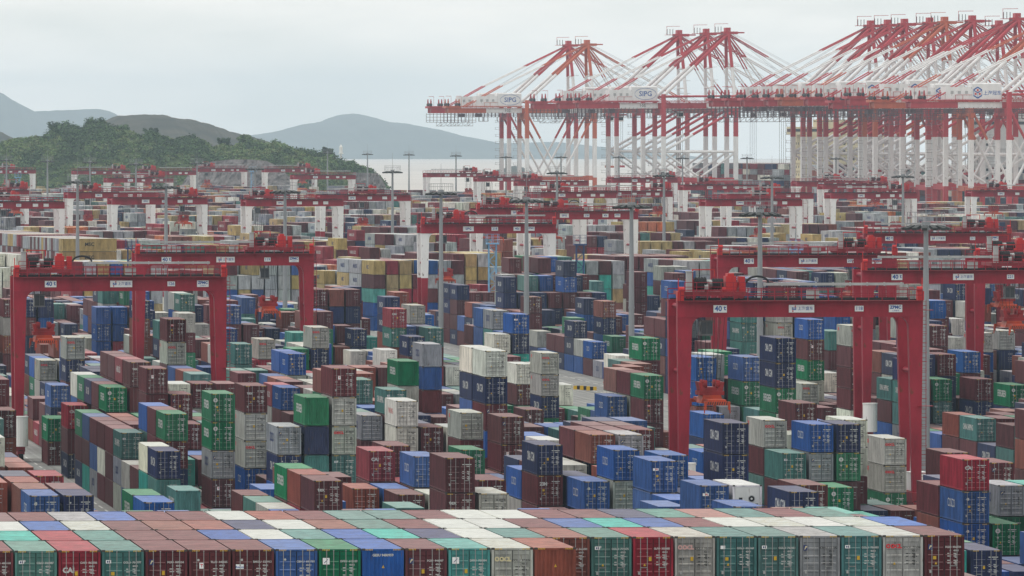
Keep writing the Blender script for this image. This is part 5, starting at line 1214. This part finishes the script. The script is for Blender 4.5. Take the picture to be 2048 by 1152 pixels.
    P['rope_sheaves'] = m.mesh('rope_sheaves', A)
    m = MB()                                             # zigzag stair on the landside leg
    z = 3.0; fl = 1
    while z < ZB - 3:
        m.box(-3.3, -1.0, LY - 0.9, LY + 0.9, z - 0.12, z, 0); m.box(-3.3, -1.0, LY - 0.9, LY - 0.82, z + 1.0, z + 1.1, 0); m.box(-3.3, -3.2, LY - 0.9, LY + 0.9, z + 1.0, z + 1.1, 0)
        m.box(-3.3, -3.2, LY - 0.9, LY - 0.8, z, z + 1.1, 0); x0_ = -2.9 if fl > 0 else -1.5
        z += 3.6; fl = -fl
    P['stair'] = m.mesh('stair', mat('stair_steel', (0.24, 0.22, 0.24), 0.6))
    m = MB(); m.box(-3.0, 3.0, -3.0, 3.0, ZB - 1.2, ZB - 0.4, 0); m.box(-1.6, 1.2, -3.2, -1.0, ZB - 4.2, ZB - 1.2, 1); m.box(-1.62, -1.6, -3.0, -1.2, ZB - 3.6, ZB - 2.0, 2); m.box(-1.4, 1.0, -3.22, -3.2, ZB - 3.6, ZB - 2.0, 2); P['trolley'] = m.mesh('trolley', A)
    m = MB()
    for x in (-1, 1):
        for y in (-2, 2): m.tube((x, y, ZB - 1), (x, y, 24), 0.08, 2, n=4)
    m.box(-1.2, 1.2, -6.1, 6.1, 23.2, 24.2, 0); P['hoist'] = m.mesh('spreader', A)
    for me_ in list(P.values())[:-1] + [q[1] for q in LST]:          # rear overhang ends forty metres behind the landside legs
        if isinstance(me_, list): continue
        for v in me_.vertices:
            if v.co.x < -25: v.co.x = -25 + (v.co.x + 25) * 0.66
    return P
QP = {('o', 0): quay_parts(STS_ORANGE, 0), ('r', 0): quay_parts(STS_RED, 0), ('r', 1): quay_parts(STS_RED, 1), ('o', 1): quay_parts(STS_ORANGE, 1)}
QUAY = [(1018, 'r', 0, '101'), (1054, 'o', 0, '102'), (1233, 'r', 1, '103'), (1286, 'r', 1, '104'), (1327, 'r', 1, '105'), (1606, 'r', 1, ''), (1639, 'r', 1, ''), (1672, 'r', 1, ''), (1721, 'r', 1, ''), (1750, 'o', 1, ''), (1804, 'r', 1, ''), (1856, 'r', 0, ''), (1891, 'r', 1, ''), (1942, 'o', 0, '115'), (2018, 'r', 0, '')]
VPX = 1024 - F_PX * math.tan(YAW + DELTA)
def quay_depth(p): return 4206.0 * (1054 - VPX) / (p - VPX)
qn = 0
for p, acc, var, num in QUAY:
    d = quay_depth(p); X, Y = at_depth(p, d); X -= 8.75 * SD; Y += 8.75 * CD
    shown = num in ('102', '105', '115'); qn += 1
    if shown: lab = {'102': 'orange and white quay crane marked 102, its rear end reaching farthest left', '105': 'red and white quay crane marked 105, nearest of the group of three', '115': 'orange and white quay crane marked 115 with a cube emblem on its machinery house'}[num]
    else: lab = f"{'orange' if acc == 'o' else 'red'} and white quay crane, {nth(qn - 1)} from left along the quay"
    o = thing('quay_crane', lab, 'crane', (X, Y, 0), 'ship-to-shore cranes along the quay', DELTA)
    zs = {1: 1.03}.get(var, 1.0); o.scale = (1, 1, zs)
    P = QP[(acc, var)]
    for s in (-1, 1): link('leg', P['leg_land'], o, (0, s * 8.75, 0)); link('leg', P['leg_water'], o, (0, s * 8.75, 0))
    for nm in ('girder', 'walkway', 'machinery_house', 'tower', 'apex_platform', 'stay_ropes', 'service_cage', 'rope_sheaves', 'stair'):
        part = link(nm, P[nm], o)
        if nm in ('stay_ropes', 'service_cage', 'rope_sheaves', 'walkway', 'stair'): part['kind'] = 'stuff'
    for nm, me_ in P['list']: link(nm, me_, o)
    tr = link('trolley', P['trolley'], o, ((20, 60, 45, 70)[qn % 4], 0, 0)); link('spreader', P['hoist'], tr)
    if shown or p > 1580:
        hm = [l for l in o.children if l.name.startswith('machinery_house')]
        mh = hm[0] if hm else o
        if num == '115' or num == '':
            link('lettering', text_mesh('上海冠东', 1.9, 'front', SIGN_B, 0.02), mh, (-5.7, -4.23, 56.8)); lg = MB()
            for k in range(6): a = math.pi / 6 + math.pi / 3 * k; b_ = a + math.pi / 3; lg.beam((-11.8 + 2.0 * math.cos(a), -4.22, 57 + 2.2 * math.sin(a)), (-11.8 + 2.0 * math.cos(b_), -4.22, 57 + 2.2 * math.sin(b_)), 0.05, 0.5, 0)
            for a in (math.pi / 2, math.pi * 7 / 6, math.pi * 11 / 6): lg.beam((-11.8, -4.22, 57), (-11.8 - 2.0 * math.cos(a), -4.22, 57 - 2.0 * math.sin(a)), 0.05, 0.4, 0); lg.box(-11.8 + 1.0 * math.cos(a) - 0.4, -11.8 + 1.0 * math.cos(a) + 0.4, -4.26, -4.22, 57 + 1.0 * math.sin(a) - 0.4, 57 + 1.0 * math.sin(a) + 0.4, 1)
            link('logo', lg.mesh('logo', [SIGN_B, SIGN_R]), mh)
        else:
            link('lettering', text_mesh('SIPG', 3.2, 'front', SIGN_B, 0.05), mh, (-7.6, -4.24, 57.4)); lg = MB(); n = 28
            for k in range(n): a, b_ = 2 * math.pi * k / n, 2 * math.pi * (k + 1) / n; lg.beam((-7.6 + 5.2 * math.cos(a), -4.22, 57.4 + 2.6 * math.sin(a)), (-7.6 + 5.2 * math.cos(b_), -4.22, 57.4 + 2.6 * math.sin(b_)), 0.05, 0.16)
            link('logo', lg.mesh('logo', SIGN_B), mh)
        if num: link('lettering', text_mesh(num, 1.8, 'front', MARK_K, 0.01, squeeze=1.2), o, (-9.0, -4.07, 52.0))

# ================================================================== SHIPS AT THE QUAY
def on_u(u, px):                                        # where the line of sight through a photo column meets the line u
    k = (px - 1024) / F_PX; dx, dy = k * CS + SN, -k * SN + CS
    t = (u + 200 * CD + 1690 * SD) / (dx * CD + dy * SD); return to_uv(dx * t, dy * t)[1]
HULL = mat('ship_hull_paint', (0.03, 0.05, 0.09), 0.5); HULL_R = mat('ship_red_boot', (0.25, 0.03, 0.03), 0.6)
CREAM = mat('ship_cream_paint', (0.62, 0.55, 0.38), 0.5, grime=0.12, rust=0.2); SHIP_W = mat('ship_white_paint', (0.72, 0.73, 0.72), 0.5, grime=0.12, rust=0.2)
def ship(px, top, paint, label, deck_px, deck_top):
    u0 = 600.0; v = on_u(u0, px); X, Y = uv(u0, v)
    o = thing('container_ship', label, 'ship', (X, Y, -4), 'container ships moored at the quay', DELTA)
    m = MB(); n0, n1 = -60, 240
    prof = [(n0, 8), (n0 + 25, 0), (n1 - 40, 0), (n1, 24)]
    for (a, p), (b_, q) in zip(prof, prof[1:]):
        m.quad((p, a, 0), (p, a, 17), (q, b_, 17), (q, b_, 0), 0); m.quad((50 - p, a, 0), (50 - q, b_, 0), (50 - q, b_, 17), (50 - p, a, 17), 0); m.quad((p, a, 17), (50 - p, a, 17), (50 - q, b_, 17), (q, b_, 17), 0); m.quad((p - 0.02, a, 0), (p - 0.02, a, 3), (q - 0.02, b_, 3), (q - 0.02, b_, 0), 1)
    m.quad((8, n0, 0), (42, n0, 0), (42, n0, 17), (8, n0, 17), 0)
    link('hull', m.mesh('hull', [HULL, HULL_R]), o)
    z = top + 4; m = MB(); m.box(4, 46, 0, 14, 17, z - 7); m.box(-1, 51, 1, 10, z - 7, z - 3.4); m.box(12, 38, 2, 11, z - 3.4, z); m.box(16, 24, 12, 22, 17, z - 2)
    for k in range(6): m.box(3.6, 46.4, -0.3, 14.3, 20 + k * 3.6, 20.25 + k * 3.6)
    link('deckhouse', m.mesh('deckhouse', paint), o)
    W = MB(); W.box(1, 49, 0.95, 1.0, z - 5.6, z - 4.3); W.box(-1.05, -1.0, 2, 9, z - 5.6, z - 4.3); wm = W.mesh('bridge_window', GLASS); link('bridge_window', wm, o)
    one = MB().box(0, 1.0, -0.06, 0.0, 0, 1.1).mesh('window', GLASS)
    for k in range(6):
        for j in range(9): link('window', one, o, (6 + j * 4.4, -0.0, 21.3 + k * 3.6))
    side = MB().box(-0.06, 0.0, 0, 1.0, 0, 1.1).mesh('window', GLASS)
    for k in range(6):
        for j in range(3): link('window', side, o, (4.0, 2 + j * 4.2, 21.3 + k * 3.6))
    m = MB(); m.tube((25, 6, z), (25, 6, z + 9), 0.35, n=6); m.box(20, 30, 5.8, 6.2, z + 5, z + 5.3); m.box(22, 28, 5.5, 6.5, z + 7, z + 7.4); link('mast', m.mesh('mast', STEEL), o)
    # deck cargo
    cv, cc = [], []
    q = quad_list(0, False); T = np.array([a for a, _ in q], float).reshape(-1, 3)
    for bay in range(13):
        yb = 30 + bay * 14.2 if bay < 12 else -40
        for r_ in range(19):
            nt = 5 if (bay * 7 + r_ * 3) % 5 else 4
            for t in range(min(nt, int((deck_top + 4 - 17) // 2.6))):
                cv.append(T * np.array([1, 1, 2.55]) + np.array([0.6 + r_ * 2.56, yb, 17.3 + t * 2.6])); c = PAL[random.choice('MMMSSCRKNTW')]; cc.append(np.repeat(np.array([c]) * (0.85 + 0.3 * random.random()), len(T), 0))
    A, C = np.concatenate(cv), np.concatenate(cc); nq = len(A) // 4
    me = bpy.data.meshes.new('deck_containers'); me.vertices.add(len(A)); me.vertices.foreach_set('co', A.ravel().astype('f')); me.loops.add(len(A)); me.loops.foreach_set('vertex_index', np.arange(len(A), dtype='i')); me.polygons.add(nq); me.polygons.foreach_set('loop_start', np.arange(0, nq * 4, 4, dtype='i'))
    ca = me.color_attributes.new('Col', 'FLOAT_COLOR', 'CORNER'); ca.data.foreach_set('color', np.concatenate([C, np.ones((len(C), 1))], 1).ravel().astype('f')); me.materials.append(PAINT_ATTR); me.update(); me.validate()
    dk = link('deck_containers', me, o); dk['kind'] = 'stuff'
ship(1588, 47, CREAM, 'container ship with a cream deckhouse moored behind the quay cranes', 0, 30)
ship(1945, 50, SHIP_W, 'container ship with a white deckhouse moored behind crane 115', 0, 30)

# ================================================================== SMALL THINGS ON THE ROAD BETWEEN THE BLOCKS
STRIPE = [YELLOW_P, BLACK]
def barrier(px, py, length, label, hh=0.6):
    d = F_PX * CAM_H / (py - HORIZON); X, Y = at_depth(px, d)
    m = MB(); n = max(3, int(length / 0.55)); w = length / n
    for k in range(n): m.frustum((k * w, (k + 1) * w, -0.28, 0.28, 0), (k * w, (k + 1) * w, -0.14, 0.14, hh), k % 2)
    tag(link('road_barrier', m.mesh('road_barrier', STRIPE), None, (X, Y, 0.005)), label, 'barrier', 'striped barriers on the road')
barrier(1147, 779, 1.6, 'black and yellow barrier at the far end of the row beside the stacks')
barrier(1160, 780, 1.6, 'black and yellow barrier in the middle of the row beside the stacks')
barrier(1173, 781, 1.6, 'black and yellow barrier nearest the green containers on the road')
barrier(1241, 795, 1.5, 'tall black and yellow block at the foot of the light mast', 1.5)
barrier(1373, 848, 2.2, 'black and yellow barrier beside the left leg of crane 118', 0.9)
d = F_PX * CAM_H / (790 - HORIZON); X, Y = at_depth(1211, d)
o = thing('road_sign', 'round red and white road sign on a thin post beside the green stack', 'sign', (X, Y, 0))
link('post', MB().tube((0, 0, 0), (0, 0, 2.1), 0.05, n=6).mesh('post', STEEL), o)
m = MB(); m.tube((0, -0.06, 1.95), (0, -0.03, 1.95), 0.36, 0, n=18); m.tube((0, -0.075, 1.95), (0, -0.061, 1.95), 0.26, 1, n=16); link('sign_plate', m.mesh('sign_plate', [SIGN_R, SIGN_W]), o)
